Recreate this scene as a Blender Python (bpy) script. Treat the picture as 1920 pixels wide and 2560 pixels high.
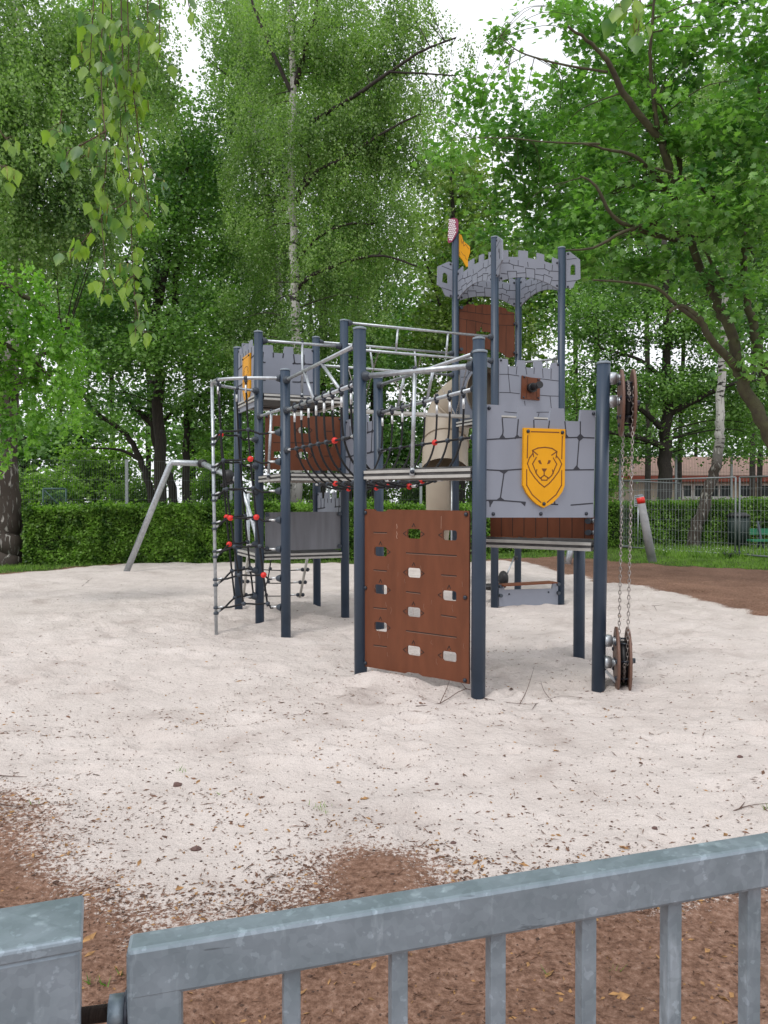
import bpy, math, random
import numpy as np
from mathutils import Vector, Matrix
random.seed(7); RNG = np.random.default_rng(11)
S = bpy.context.scene
for o in list(bpy.data.objects): bpy.data.objects.remove(o)
COL = S.collection
R = math.radians

# ---------------------------------------------------------------- camera, sky, sun, exposure
CH, YH, FP = 1.414, 1252.0, 1950.0            # eye height, horizon row, focal length (photo pixels)
PT = math.atan((1280-YH)/FP); CT, ST = math.cos(PT), math.sin(PT)
cam = bpy.data.objects.new('camera', bpy.data.cameras.new('camera')); COL.objects.link(cam)
cam.location = (0, 0, CH); cam.rotation_euler = (math.pi/2-PT, 0, 0)
cam.data.sensor_fit = 'VERTICAL'; cam.data.sensor_height = 36; cam.data.sensor_width = 27
cam.data.lens = FP/2560*36; cam.data.clip_end = 600; cam.data.clip_start = .05
S.camera = cam
S.render.resolution_x, S.render.resolution_y = 768, 1024

SUN_EL, SUN_AZ = R(58), R(215)                # high, behind the right shoulder, veiled by cloud
w = bpy.data.worlds.new('World'); S.world = w; w.use_nodes = True
nt = w.node_tree; N = nt.nodes; L = nt.links; N.clear()
sky = N.new('ShaderNodeTexSky'); sky.sky_type = 'NISHITA'; sky.sun_disc = False
sky.sun_elevation = SUN_EL; sky.sun_rotation = SUN_AZ; sky.air_density = 1.2; sky.dust_density = 3
tc = N.new('ShaderNodeTexCoord'); nz = N.new('ShaderNodeTexNoise'); nz.inputs['Scale'].default_value = 3.2
nz.inputs['Detail'].default_value = 6
rp = N.new('ShaderNodeValToRGB'); rp.color_ramp.elements[0].position = .30; rp.color_ramp.elements[1].position = .52
rp.color_ramp.elements[0].color = (.72, .72, .72, 1)
mx = N.new('ShaderNodeMix'); mx.data_type = 'RGBA'; mx.inputs[7].default_value = (12.2, 12.5, 13.1, 1)
bg = N.new('ShaderNodeBackground'); bg.inputs[1].default_value = .10; wo = N.new('ShaderNodeOutputWorld')
L.new(tc.outputs['Generated'], nz.inputs['Vector']); L.new(nz.outputs[0], rp.inputs[0])
L.new(rp.outputs[0], mx.inputs[0]); L.new(sky.outputs[0], mx.inputs[6]); L.new(mx.outputs[2], bg.inputs[0]); L.new(bg.outputs[0], wo.inputs[0])
sl = bpy.data.lights.new('sun', 'SUN'); sl.energy = 1.3; sl.angle = R(14); sl.color = (1, .97, .92)
so = bpy.data.objects.new('sun', sl); COL.objects.link(so)
sd = Vector((math.sin(SUN_AZ)*math.cos(SUN_EL), math.cos(SUN_AZ)*math.cos(SUN_EL), math.sin(SUN_EL)))
so.rotation_euler = sd.to_track_quat('Z', 'Y').to_euler(); so.location = (0, 0, 20)
S.view_settings.view_transform = 'Standard'; S.view_settings.look = 'None'
S.view_settings.exposure = 0.0; S.view_settings.gamma = 1
S.cycles.max_bounces = 6; S.cycles.transparent_max_bounces = 6

# ---------------------------------------------------------------- survey helpers: photo pixel -> point in the place
def ray(u, v):
    a = (u-960)/FP; b = (1280-v)/FP
    return Vector((a, CT+b*ST, -ST+b*CT))
def at(u, v, y):
    d = ray(u, v); return Vector((d.x*y/d.y, y, CH+d.z*y/d.y))
def gr(u, v, z=0.):
    d = ray(u, v); t = (z-CH)/d.z; return Vector((d.x*t, d.y*t, z))
class Pl:                                     # a vertical plane through two plan points
    def __init__(s, P, Q, off=0.):
        s.P = Vector((P[0], P[1], 0)); d = Vector((Q[0]-P[0], Q[1]-P[1], 0)); s.L = d.length; s.d = d.normalized()
        s.n = Vector((s.d.y, -s.d.x, 0))      # towards the viewer for P left of Q
        s.P = s.P + s.n*off
    def m(s, uv):
        r = ray(*uv); t = (s.P-Vector((0, 0, CH))).dot(s.n)/r.dot(s.n)
        h = Vector((0, 0, CH))+r*t; return ((h-s.P).dot(s.d), h.z)
    def w(s, a, off=0.): return s.P+s.d*a[0]+Vector((0, 0, a[1]))+s.n*off
def crop(x0, y0, k): return lambda x, y: (x0+x*k, y0+y*k)
c1 = crop(480, 780, .28933); c2 = crop(860, 780, .25316); c3 = crop(480, 1200, .28933); c4 = crop(1060, 520, .27728)
c5 = crop(1180, 900, .27728); c6 = crop(1180, 1280, .27728); c7 = crop(860, 1220, .25316)
d1 = crop(0, 0, .42945); d2 = crop(500, 0, .42945); d3 = crop(1100, 0, .49727); d4 = crop(0, 900, .42194)
d5 = crop(1400, 1050, .31344); d6 = crop(0, 1900, .57866); d7 = crop(960, 1900, .57866)

# ---------------------------------------------------------------- materials
def mat(name, col, rough=.6, metal=0., var=.0, scale=8., bump=0., bscale=60., col2=None, spec=.5, vor=False, stretch=None, emit=None):
    m = bpy.data.materials.new(name); m.use_nodes = True; t = m.node_tree; n = t.nodes; l = t.links
    b = n['Principled BSDF']; b.inputs['Roughness'].default_value = rough; b.inputs['Metallic'].default_value = metal
    b.inputs['Specular IOR Level'].default_value = spec
    b.inputs['Base Color'].default_value = (*col, 1)
    g = n.new('ShaderNodeNewGeometry')
    vec = g.outputs['Position']
    if stretch:
        mp = n.new('ShaderNodeMapping'); mp.inputs['Scale'].default_value = stretch; l.new(vec, mp.inputs[0]); vec = mp.outputs[0]
    if var or col2:
        if vor: tx = n.new('ShaderNodeTexVoronoi'); out = tx.outputs['Color']
        else: tx = n.new('ShaderNodeTexNoise'); tx.inputs['Detail'].default_value = 5; out = tx.outputs[0]
        tx.inputs['Scale'].default_value = scale; l.new(vec, tx.inputs['Vector'])
        r = n.new('ShaderNodeValToRGB'); r.color_ramp.elements[0].position = .3; r.color_ramp.elements[1].position = .7
        c2_ = col2 or tuple(min(1, c*(1+var)) for c in col); c1_ = col if col2 else tuple(c*(1-var) for c in col)
        r.color_ramp.elements[0].color = (*c1_, 1); r.color_ramp.elements[1].color = (*c2_, 1)
        l.new(out, r.inputs[0]); l.new(r.outputs[0], b.inputs['Base Color'])
    if bump:
        t2 = n.new('ShaderNodeTexNoise'); t2.inputs['Scale'].default_value = bscale; t2.inputs['Detail'].default_value = 4
        l.new(vec, t2.inputs['Vector'])
        bp = n.new('ShaderNodeBump'); bp.inputs['Strength'].default_value = bump; bp.inputs['Distance'].default_value = .01
        l.new(t2.outputs[0], bp.inputs['Height']); l.new(bp.outputs[0], b.inputs['Normal'])
    if emit:
        b.inputs['Emission Color'].default_value = (*emit, 1); b.inputs['Emission Strength'].default_value = 1
    return m
def foliage(name, ca, cb, tr=.35, rough=.45, nscale=.8):
    m = bpy.data.materials.new(name); m.use_nodes = True; t = m.node_tree; n = t.nodes; l = t.links; n.clear()
    g = n.new('ShaderNodeNewGeometry'); nz = n.new('ShaderNodeTexNoise'); nz.inputs['Scale'].default_value = nscale
    l.new(g.outputs['Position'], nz.inputs['Vector'])
    a = n.new('ShaderNodeMath'); a.operation = 'MULTIPLY_ADD'; a.inputs[1].default_value = .6; l.new(g.outputs['Random Per Island'], a.inputs[0])
    mm = n.new('ShaderNodeMath'); mm.operation = 'MULTIPLY_ADD'; mm.inputs[1].default_value = 2.5; mm.inputs[2].default_value = -.95
    l.new(nz.outputs[0], mm.inputs[0]); l.new(mm.outputs[0], a.inputs[2])
    kb = (1.14, 1.12, 1.35) if not name.startswith('near_birch') else (1, 1, 1); ca = tuple(min(.9, x*y) for x, y in zip(ca, kb)); cb = tuple(min(.9, x*y) for x, y in zip(cb, kb))
    r = n.new('ShaderNodeValToRGB'); r.color_ramp.elements[0].color = (*ca, 1); r.color_ramp.elements[1].color = (*cb, 1)
    r.color_ramp.elements[0].position = .1; r.color_ramp.elements[1].position = .9; l.new(a.outputs[0], r.inputs[0])
    b = n.new('ShaderNodeBsdfPrincipled'); b.inputs['Roughness'].default_value = rough; b.inputs['Specular IOR Level'].default_value = .55
    tl = n.new('ShaderNodeBsdfTranslucent'); mxs = n.new('ShaderNodeMixShader'); mxs.inputs[0].default_value = tr
    br = n.new('ShaderNodeMix'); br.data_type = 'RGBA'; br.blend_type = 'MULTIPLY'; br.inputs[0].default_value = 1
    br.inputs[7].default_value = (1.25, 1.6, .55, 1); l.new(r.outputs[0], br.inputs[6]); l.new(br.outputs[2], tl.inputs[0])
    o = n.new('ShaderNodeOutputMaterial'); l.new(r.outputs[0], b.inputs['Base Color']); l.new(b.outputs[0], mxs.inputs[1]); l.new(tl.outputs[0], mxs.inputs[2])
    l.new(mxs.outputs[0], o.inputs[0]); return m
def birch_bark(name, dark_below):             # white bark with black cross marks, furrowed dark base
    m = bpy.data.materials.new(name); m.use_nodes = True; t = m.node_tree; n = t.nodes; l = t.links; b = n['Principled BSDF']
    b.inputs['Roughness'].default_value = .85; g = n.new('ShaderNodeNewGeometry')
    def noise(sc, st, lo, hi):
        mp = n.new('ShaderNodeMapping'); mp.inputs['Scale'].default_value = st; l.new(g.outputs['Position'], mp.inputs[0])
        x = n.new('ShaderNodeTexNoise'); x.inputs['Scale'].default_value = sc; x.inputs['Detail'].default_value = 6; l.new(mp.outputs[0], x.inputs['Vector'])
        r = n.new('ShaderNodeValToRGB'); r.color_ramp.elements[0].position = lo; r.color_ramp.elements[1].position = hi; l.new(x.outputs[0], r.inputs[0]); return r.outputs[0]
    marks = noise(3.5, (1, 1, 3.2), .56, .6)
    furr = noise(5, (3, 3, .7), .56, .64)
    mu = n.new('ShaderNodeMix'); mu.data_type = 'RGBA'; mu.inputs[6].default_value = (.5, .49, .46, 1); mu.inputs[7].default_value = (.03, .028, .025, 1); l.new(marks, mu.inputs[0])
    ml = n.new('ShaderNodeMix'); ml.data_type = 'RGBA'; ml.inputs[6].default_value = (.05, .038, .03, 1); ml.inputs[7].default_value = (.34, .32, .29, 1); l.new(furr, ml.inputs[0])
    sp = n.new('ShaderNodeSeparateXYZ'); l.new(g.outputs['Position'], sp.inputs[0])
    mr = n.new('ShaderNodeMapRange'); mr.inputs[1].default_value = dark_below-.6; mr.inputs[2].default_value = dark_below+.8; l.new(sp.outputs[2], mr.inputs[0])
    mf = n.new('ShaderNodeMix'); mf.data_type = 'RGBA'; l.new(mr.outputs[0], mf.inputs[0]); l.new(ml.outputs[2], mf.inputs[6]); l.new(mu.outputs[2], mf.inputs[7]); l.new(mf.outputs[2], b.inputs['Base Color'])
    bp = n.new('ShaderNodeBump'); bp.inputs['Distance'].default_value = .05; bp.inputs['Strength'].default_value = .8; l.new(furr, bp.inputs['Height']); l.new(bp.outputs[0], b.inputs['Normal'])
    return m
MP = mat('post_powder_coat', (.028, .048, .080), .42, 0, .12, 3, .05, 400)
MPC = mat('post_cap_grey', (.20, .24, .28), .5)
MG = mat('grey_panel', (.250, .270, .325), .55, 0, .07, 3.5, .06, 300, stretch=(1, 1, .5))
MGD = mat('panel_groove_dark', (.035, .037, .048), .8)
MB = mat('brown_panel', (.150, .050, .024), .5, 0, .14, 7, .05, 300, stretch=(2, 2, .5), spec=.25)
MBD = mat('brown_groove', (.03, .014, .010), .8)
MY = mat('yellow_panel', (.78, .36, .008), .45, 0, .05, 5, .03, 300, spec=.25)
MYD = mat('yellow_groove', (.17, .055, .012), .7)
MZ = mat('galvanised_pipe', (.47, .50, .53), .42, .75, .18, 25, .05, 80)
MAL = mat('aluminium_edge', (.50, .49, .46), .5, .45, .10, 12, .03, 80)
MDK = mat('deck_top', (.075, .072, .072), .8, 0, .35, 14, .3, 60)
MCO = mat('collar_grey', (.040, .052, .070), .5)
MBL = mat('bolt_cap', (.028, .034, .048), .32, .2)
MRO = mat('black_rope', (.010, .010, .012), .8, 0, .4, 150, .5, 300)
MRD = mat('red_connector', (.72, .03, .022), .4)
MWH = mat('swaged_sleeve', (.68, .69, .70), .35, .5)
MCR = mat('cream_slide', (.38, .32, .25), .5, 0, .07, 3)
MBK = mat('black_rubber', (.016, .016, .018), .5)
MCH = mat('chain_steel', (.42, .38, .36), .35, .9, .2, 40)
MWB = mat('wheel_brown', (.145, .075, .052), .5, 0, .15, 10)
MPK = mat('berry_plate', (.25, .035, .085), .5); MPW = mat('white_dots', (.75, .72, .74), .5)

# ---------------------------------------------------------------- mesh accumulator
class MM:
    def __init__(s): s.v = []; s.f = []; s.k = []; s.sm = []; s.cuts = []
    def cut(s): s.cuts.append(len(s.f)); return s
    def add(s, vs, fs, k=0, sm=False):
        o = len(s.v); s.v += [tuple(x) for x in vs]; s.f += [[o+i for i in f] for f in fs]; s.k += [k]*len(fs); s.sm += [sm]*len(fs); return s
    def tube(s, pts, r, seg=12, k=0, cap=True):
        pts = [Vector(p) for p in pts]; n = len(pts); rs = r if isinstance(r, (list, tuple)) else [r]*n
        vs = []; up = None
        for i, p in enumerate(pts):
            t = (pts[min(i+1, n-1)]-pts[max(i-1, 0)])
            if t.length < 1e-9: t = Vector((0, 0, 1))
            t.normalize()
            if up is None: up = Vector((0, 0, 1)) if abs(t.z) < .9 else Vector((1, 0, 0))
            a = t.cross(up)
            if a.length < 1e-4: a = t.cross(Vector((1, .3, 0)))
            a.normalize(); b = a.cross(t).normalized(); up = b
            for j in range(seg):
                q = 2*math.pi*j/seg; vs.append(p+(a*math.cos(q)+b*math.sin(q))*rs[i])
        fs = [[i*seg+j, i*seg+(j+1) % seg, (i+1)*seg+(j+1) % seg, (i+1)*seg+j] for i in range(n-1) for j in range(seg)]
        s.add(vs, fs, k, True)
        if cap:
            o = len(s.v)-len(vs)
            s.f += [[o+j for j in range(seg)][::-1], [o+(n-1)*seg+j for j in range(seg)]]; s.k += [k, k]; s.sm += [False, False]
        return s
    def box(s, c, X, Y, Z, k=0, bev=0.):      # centre, three half-axis vectors
        c, X, Y, Z = map(Vector, (c, X, Y, Z))
        vs = [c+X*i+Y*j+Z*l for i in (-1, 1) for j in (-1, 1) for l in (-1, 1)]
        return s.add(vs, [[0, 1, 3, 2], [4, 6, 7, 5], [0, 4, 5, 1], [2, 3, 7, 6], [0, 2, 6, 4], [1, 5, 7, 3]], k)
    def bar(s, a, b, wd, ht, k=0):            # a box from a to b, wd across, ht up
        a, b = Vector(a), Vector(b); d = (b-a); sd = d.cross(Vector((0, 0, 1)))
        if sd.length < 1e-5: sd = Vector((1, 0, 0))
        sd.normalize(); up = sd.cross(d).normalized()
        return s.box((a+b)/2, d/2, sd*wd/2, up*ht/2, k)
    def ball(s, c, r, k=0, sx=(1, 1, 1), n=8):
        c = Vector(c); vs = [c+Vector((0, 0, r*sx[2]))]
        for i in range(1, n//2):
            a = math.pi*i/(n//2)
            for j in range(n): q = 2*math.pi*j/n; vs.append(c+Vector((r*sx[0]*math.sin(a)*math.cos(q), r*sx[1]*math.sin(a)*math.sin(q), r*sx[2]*math.cos(a))))
        vs.append(c-Vector((0, 0, r*sx[2]))); m_ = n//2-1; fs = [[0, 1+j, 1+(j+1) % n] for j in range(n)]
        for i in range(m_-1): fs += [[1+i*n+j, 1+(i+1)*n+j, 1+(i+1)*n+(j+1) % n, 1+i*n+(j+1) % n] for j in range(n)]
        e = len(vs)-1; fs += [[e, 1+(m_-1)*n+(j+1) % n, 1+(m_-1)*n+j] for j in range(n)]
        return s.add(vs, fs, k, True)
    def poly(s, pts, nrm, th, k=0):           # thick polygon: pts then extruded along nrm*th
        n = len(pts); a = [Vector(p) for p in pts]; b = [p+Vector(nrm)*th for p in a]
        return s.add(a+b, [list(range(n))[::-1], list(range(n, 2*n))]+[[i, (i+1) % n, n+(i+1) % n, n+i] for i in range(n)], k)
    def build(s, name, mats, parent=None, loc=None, bevel=0.):
        cs = sorted({c for c in s.cuts if 0 < c < len(s.f)})
        if cs:                                # one object for every piece
            o = None; B = [0]+cs+[len(s.f)]
            for a, b in zip(B[:-1], B[1:]):
                ix = sorted({i for f in s.f[a:b] for i in f}); mp = {q: j for j, q in enumerate(ix)}; t = MM()
                t.v = [s.v[i] for i in ix]; t.f = [[mp[i] for i in f] for f in s.f[a:b]]; t.k = s.k[a:b]; t.sm = s.sm[a:b]; o = t.build(name, mats, parent, loc, bevel)
            return o
        me = bpy.data.meshes.new(name); org = root_loc(parent) if parent else Vector(loc or (0, 0, 0))
        me.from_pydata([(x[0]-org.x, x[1]-org.y, x[2]-org.z) for x in s.v], [], s.f)
        for m_ in (mats if isinstance(mats, (list, tuple)) else [mats]): me.materials.append(m_)
        me.polygons.foreach_set('material_index', s.k); me.polygons.foreach_set('use_smooth', s.sm); me.update()
        o = bpy.data.objects.new(name, me); COL.objects.link(o)
        if parent: o.parent = parent
        else: o.location = org
        if bevel:
            b = o.modifiers.new('bevel', 'BEVEL'); b.width = bevel; b.segments = 2; b.limit_method = 'ANGLE'
        return o
def root_loc(p):
    while p.parent: p = p.parent
    return Vector(p.location)
def tag(o, label=None, cat=None, group=None, kind=None):
    if label: o['label'] = label
    if cat: o['category'] = cat
    if group: o['group'] = group
    if kind: o['kind'] = kind
    return o
def thing(name, label, cat, loc, group=None):
    o = bpy.data.objects.new(name, None); COL.objects.link(o); o.location = loc; o.empty_display_size = .2; return tag(o, label, cat, group)
def sheet(pl, outer, holes=(), th=.015, off=0.):   # flat board with openings; outline in plane coordinates; returns verts, faces
    cu = bpy.data.curves.new('tmp', 'CURVE'); cu.dimensions = '2D'; cu.fill_mode = 'BOTH'; cu.extrude = th/2
    for lp in [outer]+list(holes):
        sp = cu.splines.new('POLY'); sp.points.add(len(lp)-1); sp.use_cyclic_u = True
        for i, p in enumerate(lp): sp.points[i].co = (p[0], p[1], 0, 1)
    ob = bpy.data.objects.new('tmp', cu); COL.objects.link(ob); dg = bpy.context.evaluated_depsgraph_get(); dg.update()
    me = bpy.data.meshes.new_from_object(ob.evaluated_get(dg))
    vs = [pl.w((v.co.x, v.co.y), off+v.co.z) for v in me.vertices]; fs = [list(p.vertices) for p in me.polygons]
    bpy.data.objects.remove(ob); bpy.data.curves.remove(cu); bpy.data.meshes.remove(me); return vs, fs
def stroke(mm, pl, pts, wd, off, k=1, th=.0012):   # a routed groove line, as a ribbon just proud of the face
    for a, b in zip(pts[:-1], pts[1:]):
        a, b = Vector(a), Vector(b); d = b-a
        if d.length < 1e-6: continue
        d.normalize(); p = Vector((-d.y, d.x))*wd/2; a2, b2 = a-d*wd*.35, b+d*wd*.35
        mm.poly([pl.w(q, off) for q in (a2-p, b2-p, b2+p, a2+p)], pl.n, th, k)
def rrect(cx, cz, w_, h_, r, n=4):
    o = []
    for sx, sy, a0 in ((1, 1, 0), (-1, 1, 90), (-1, -1, 180), (1, -1, 270)):
        for i in range(n+1):
            a = R(a0+90*i/n); o.append((cx+sx*(w_/2-r)+r*math.cos(a), cz+sy*(h_/2-r)+r*math.sin(a)))
    return o

# ---------------------------------------------------------------- value noise for terrain
def vnoise(x, y, seed=0):
    xi = np.floor(x).astype(np.int64); yi = np.floor(y).astype(np.int64); xf = x-xi; yf = y-yi
    def h(a, b):
        n = (a*374761393+b*668265263+seed*1442695041) & 0x7fffffff; n = ((n ^ (n >> 13))*1274126177) & 0x7fffffff
        return ((n ^ (n >> 16)) & 0xffff)/65535.
    u = xf*xf*(3-2*xf); v = yf*yf*(3-2*yf)
    return (h(xi, yi)*(1-u)+h(xi+1, yi)*u)*(1-v)+(h(xi, yi+1)*(1-u)+h(xi+1, yi+1)*u)*v
PITS = [(RNG.uniform(-4, 5), RNG.uniform(3.2, 13), RNG.uniform(.05, .15), RNG.uniform(.012, .038)) for _ in range(620)]
PITS += [(x, y, .16, .030) for x, y in ((-.184, 6.163), (.67, 5.535), (-1.017, 8.065), (-1.442, 9.035), (-1.867, 10.0), (-.896, 10.43), (-.471, 9.461), (-.046, 8.49), (.787, 6.588), (1.641, 5.96), (1.758, 7.013), (1.465, 10.3), (2.435, 10.73))]
PITS += [(.1+.12*i, 6.15-.09*i, .20, .035) for i in range(5)]      # sand scooped out below the climbing wall
def height(x, y):
    x = np.asarray(x, float); y = np.asarray(y, float); r = np.hypot(x, y)
    z = .075*(vnoise(x*.55+9, y*.55+3, 1)-.5)+0.036*(vnoise(x*1.7, y*1.7, 2)-.5)+.026*(vnoise(x*4.3, y*4.3, 3)-.5)+.016*(vnoise(x*11, y*11, 4)-.5)
    for px, py, pr, pd in PITS:
        m = (np.abs(x-px) < .45) & (np.abs(y-py) < .45)
        if m.any():
            q = ((x[m]-px)**2+((y[m]-py)*1.4)**2)/pr**2; z[m] += -pd*np.exp(-q)+pd*.45*np.exp(-(np.sqrt(q)-1.6)**2*3)
    return z*np.clip(r/2, .2, 1)
def hz(x, y): return float(height(np.array([x]), np.array([y]))[0])

sand_px = [(-700, 1990), (-200, 1985), (0, 1990), (70, 2025), (130, 2110), (240, 2185), (400, 2240), (600, 2270), (740, 2175), (800, 2115), (890, 2085), (1000, 2110), (1100, 2160), (1210, 2215), (1500, 2200), (1920, 2150), (2700, 2100),
           (2700, 1560), (2000, 1540), (1886, 1536), (1823, 1520), (1760, 1504), (1729, 1488), (1644, 1479), (1594, 1467), (1519, 1457), (1416, 1432), (1346, 1419), (1302, 1404), (1250, 1400), (1080, 1404), (880, 1409), (750, 1411), (527, 1405), (330, 1410), (211, 1417), (76, 1429), (0, 1436), (-500, 1470)]
grass_px = [(-500, 1468), (0, 1434), (76, 1427), (211, 1415), (330, 1408), (527, 1403), (750, 1409), (880, 1407), (1080, 1402), (1250, 1398), (1302, 1398), (1402, 1391), (1500, 1402), (1620, 1410), (1710, 1420), (1920, 1424), (2700, 1450), (3200, 1330), (-1500, 1330)]
SANDP = np.array([gr(*p)[:2] for p in sand_px]); GRASSP = np.array([gr(*p)[:2] for p in grass_px])
def sdist(P, x, y):                           # signed distance, positive inside
    ins = np.zeros(x.shape, bool); d = np.full(x.shape, 1e9); n = len(P)
    for i in range(n):
        ax, ay = P[i]; bx, by = P[(i+1) % n]
        c = ((ay > y) != (by > y)); xx = (bx-ax)*(y-ay)/(by-ay+1e-12)+ax; ins ^= c & (x < xx)
        t = np.clip(((x-ax)*(bx-ax)+(y-ay)*(by-ay))/((bx-ax)**2+(by-ay)**2+1e-12), 0, 1)
        d = np.minimum(d, np.hypot(x-ax-t*(bx-ax), y-ay-t*(by-ay)))
    return np.where(ins, d, -d)
def wob(x, y): return .30*(vnoise(x*1.3, y*1.3, 8)-.5)+.2*(vnoise(x*4, y*4, 9)-.5)
def sandness(x, y):
    r = np.hypot(x, y); wdt = np.where(r < 5, .30, .16)
    return np.clip(.5+(sdist(SANDP, x, y)+wob(x, y))/(2*wdt), 0, 1)
def grassness(x, y): return np.clip(.5+(sdist(GRASSP, x, y)+1.2*wob(x, y))/.7, 0, 1)

def ground_material():
    m = bpy.data.materials.new('ground_surface'); m.use_nodes = True; t = m.node_tree; n = t.nodes; l = t.links; b = n['Principled BSDF']
    b.inputs['Roughness'].default_value = .95; b.inputs['Specular IOR Level'].default_value = .15
    g = n.new('ShaderNodeNewGeometry')
    def nz(sc, det=5, rg=.6):
        x = n.new('ShaderNodeTexNoise'); x.inputs['Scale'].default_value = sc; x.inputs['Detail'].default_value = det; x.inputs['Roughness'].default_value = rg; l.new(g.outputs['Position'], x.inputs['Vector']); return x.outputs[0]
    def ramp(i, stops):
        r = n.new('ShaderNodeValToRGB'); e = r.color_ramp.elements
        while len(e) < len(stops): e.new(.5)
        for k, (p, c) in enumerate(stops): e[k].position = p; e[k].color = (*c, 1)
        l.new(i, r.inputs[0]); return r.outputs[0]
    def mixc(f, a, c):
        x = n.new('ShaderNodeMix'); x.data_type = 'RGBA'; l.new(f, x.inputs[0]); l.new(a, x.inputs[6]); l.new(c, x.inputs[7]); return x.outputs[2]
    def mth(op, a, b_=None, c=None):
        x = n.new('ShaderNodeMath'); x.operation = op
        for i, q in enumerate((a, b_, c)):
            if q is None: continue
            if isinstance(q, (int, float)): x.inputs[i].default_value = q
            else: l.new(q, x.inputs[i])
        return x.outputs[0]
    sand = ramp(nz(1.6, 8), [(.28, (.50, .43, .395)), (.42, (.63, .56, .52)), (.56, (.685, .612, .57)), (.75, (.75, .675, .635))])
    fine = ramp(nz(170, 3), [(.3, (.80, .80, .80)), (.6, (1.05, 1.05, 1.05))])
    q = n.new('ShaderNodeMix'); q.data_type = 'RGBA'; q.blend_type = 'MULTIPLY'; q.inputs[0].default_value = .8; l.new(sand, q.inputs[6]); l.new(fine, q.inputs[7]); sand = q.outputs[2]
    soil = ramp(nz(40, 8, .75), [(.28, (.075, .040, .028)), (.46, (.20, .115, .08)), (.58, (.30, .185, .135)), (.72, (.42, .30, .24))])
    so2 = ramp(nz(1.1, 4), [(.3, (.75, .72, .70)), (.7, (1.15, 1.12, 1.1))])
    q = n.new('ShaderNodeMix'); q.data_type = 'RGBA'; q.blend_type = 'MULTIPLY'; q.inputs[0].default_value = 1; l.new(soil, q.inputs[6]); l.new(so2, q.inputs[7]); soil = q.outputs[2]
    gra = ramp(nz(14, 6, .7), [(.3, (.03, .045, .012)), (.6, (.075, .125, .025)), (.75, (.12, .16, .04))])
    a1 = n.new('ShaderNodeAttribute'); a1.attribute_name = 'sand'; a2 = n.new('ShaderNodeAttribute'); a2.attribute_name = 'grass'
    def thr(att, noise, amp):                 # grains of one over the other across the border
        x = mth('ADD', att.outputs['Fac'], mth('MULTIPLY', mth('SUBTRACT', noise, .5), amp)); return mth('MULTIPLY_ADD', x, 6., -2.5)
    fs = mth('MINIMUM', mth('MAXIMUM', thr(a1, nz(55, 8, .8), 2.4), 0.), 1.)
    fg = mth('MINIMUM', mth('MAXIMUM', thr(a2, nz(12, 8, .8), 1.4), 0.), 1.)
    col = mixc(fg, mixc(fs, soil, sand), gra); l.new(col, b.inputs['Base Color'])
    bp = n.new('ShaderNodeBump'); bp.inputs['Distance'].default_value = .03; bp.inputs['Strength'].default_value = .75
    l.new(mth('ADD', nz(28, 8, .7), mth('MULTIPLY', nz(7, 5), 1.6)), bp.inputs['Height']); l.new(bp.outputs[0], b.inputs['Normal'])
    return m
MGR = ground_material()
def build_ground():
    rr = np.concatenate([np.geomspace(.25, 2.0, 50)[:-1], np.geomspace(2.0, 26, 420)[:-1], np.geomspace(26, 260, 50)])
    an = np.concatenate([np.linspace(-180, -42, 60)[:-1], np.linspace(-42, 42, 470), np.linspace(42, 180, 60)[1:-1]]); an = np.radians(an)
    A, RR = np.meshgrid(an, rr); x = np.sin(A)*RR; y = np.cos(A)*RR; nr, na = x.shape
    z = height(x.ravel(), y.ravel()); far = np.clip((RR.ravel()-24)/20, 0, 1); z = z*(1-far)
    V = np.stack([x.ravel(), y.ravel(), z], 1)
    idx = np.arange(nr*na).reshape(nr, na); i2 = np.roll(idx, -1, 1)
    F = np.stack([idx[:-1], i2[:-1], i2[1:], idx[1:]], -1).reshape(-1, 4)[:, ::-1]
    sa = sandness(V[:, 0], V[:, 1]); ga = grassness(V[:, 0], V[:, 1])
    fs = sa[F].mean(1); fg = ga[F].mean(1)
    zone = np.where(fg > .5, 2, np.where(fs > .5, 1, 0))
    for k, nm in enumerate(('soil', 'sand', 'grass_verge')):
        f = F[zone == k]; used, inv = np.unique(f, return_inverse=True); f = inv.reshape(-1, 4)
        me = bpy.data.meshes.new(nm); me.vertices.add(len(used)); me.vertices.foreach_set('co', V[used].ravel())
        me.loops.add(len(f)*4); me.loops.foreach_set('vertex_index', f.ravel()); me.polygons.add(len(f))
        me.polygons.foreach_set('loop_start', np.arange(len(f))*4); me.polygons.foreach_set('loop_total', np.full(len(f), 4))
        me.polygons.foreach_set('use_smooth', np.ones(len(f), bool)); me.update()
        for an_, dat in (('sand', sa), ('grass', ga)): me.attributes.new(an_, 'FLOAT', 'POINT').data.foreach_set('value', dat[used])
        me.materials.append(MGR); o = bpy.data.objects.new(nm, me); COL.objects.link(o); o['kind'] = 'structure'
build_ground()

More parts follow.
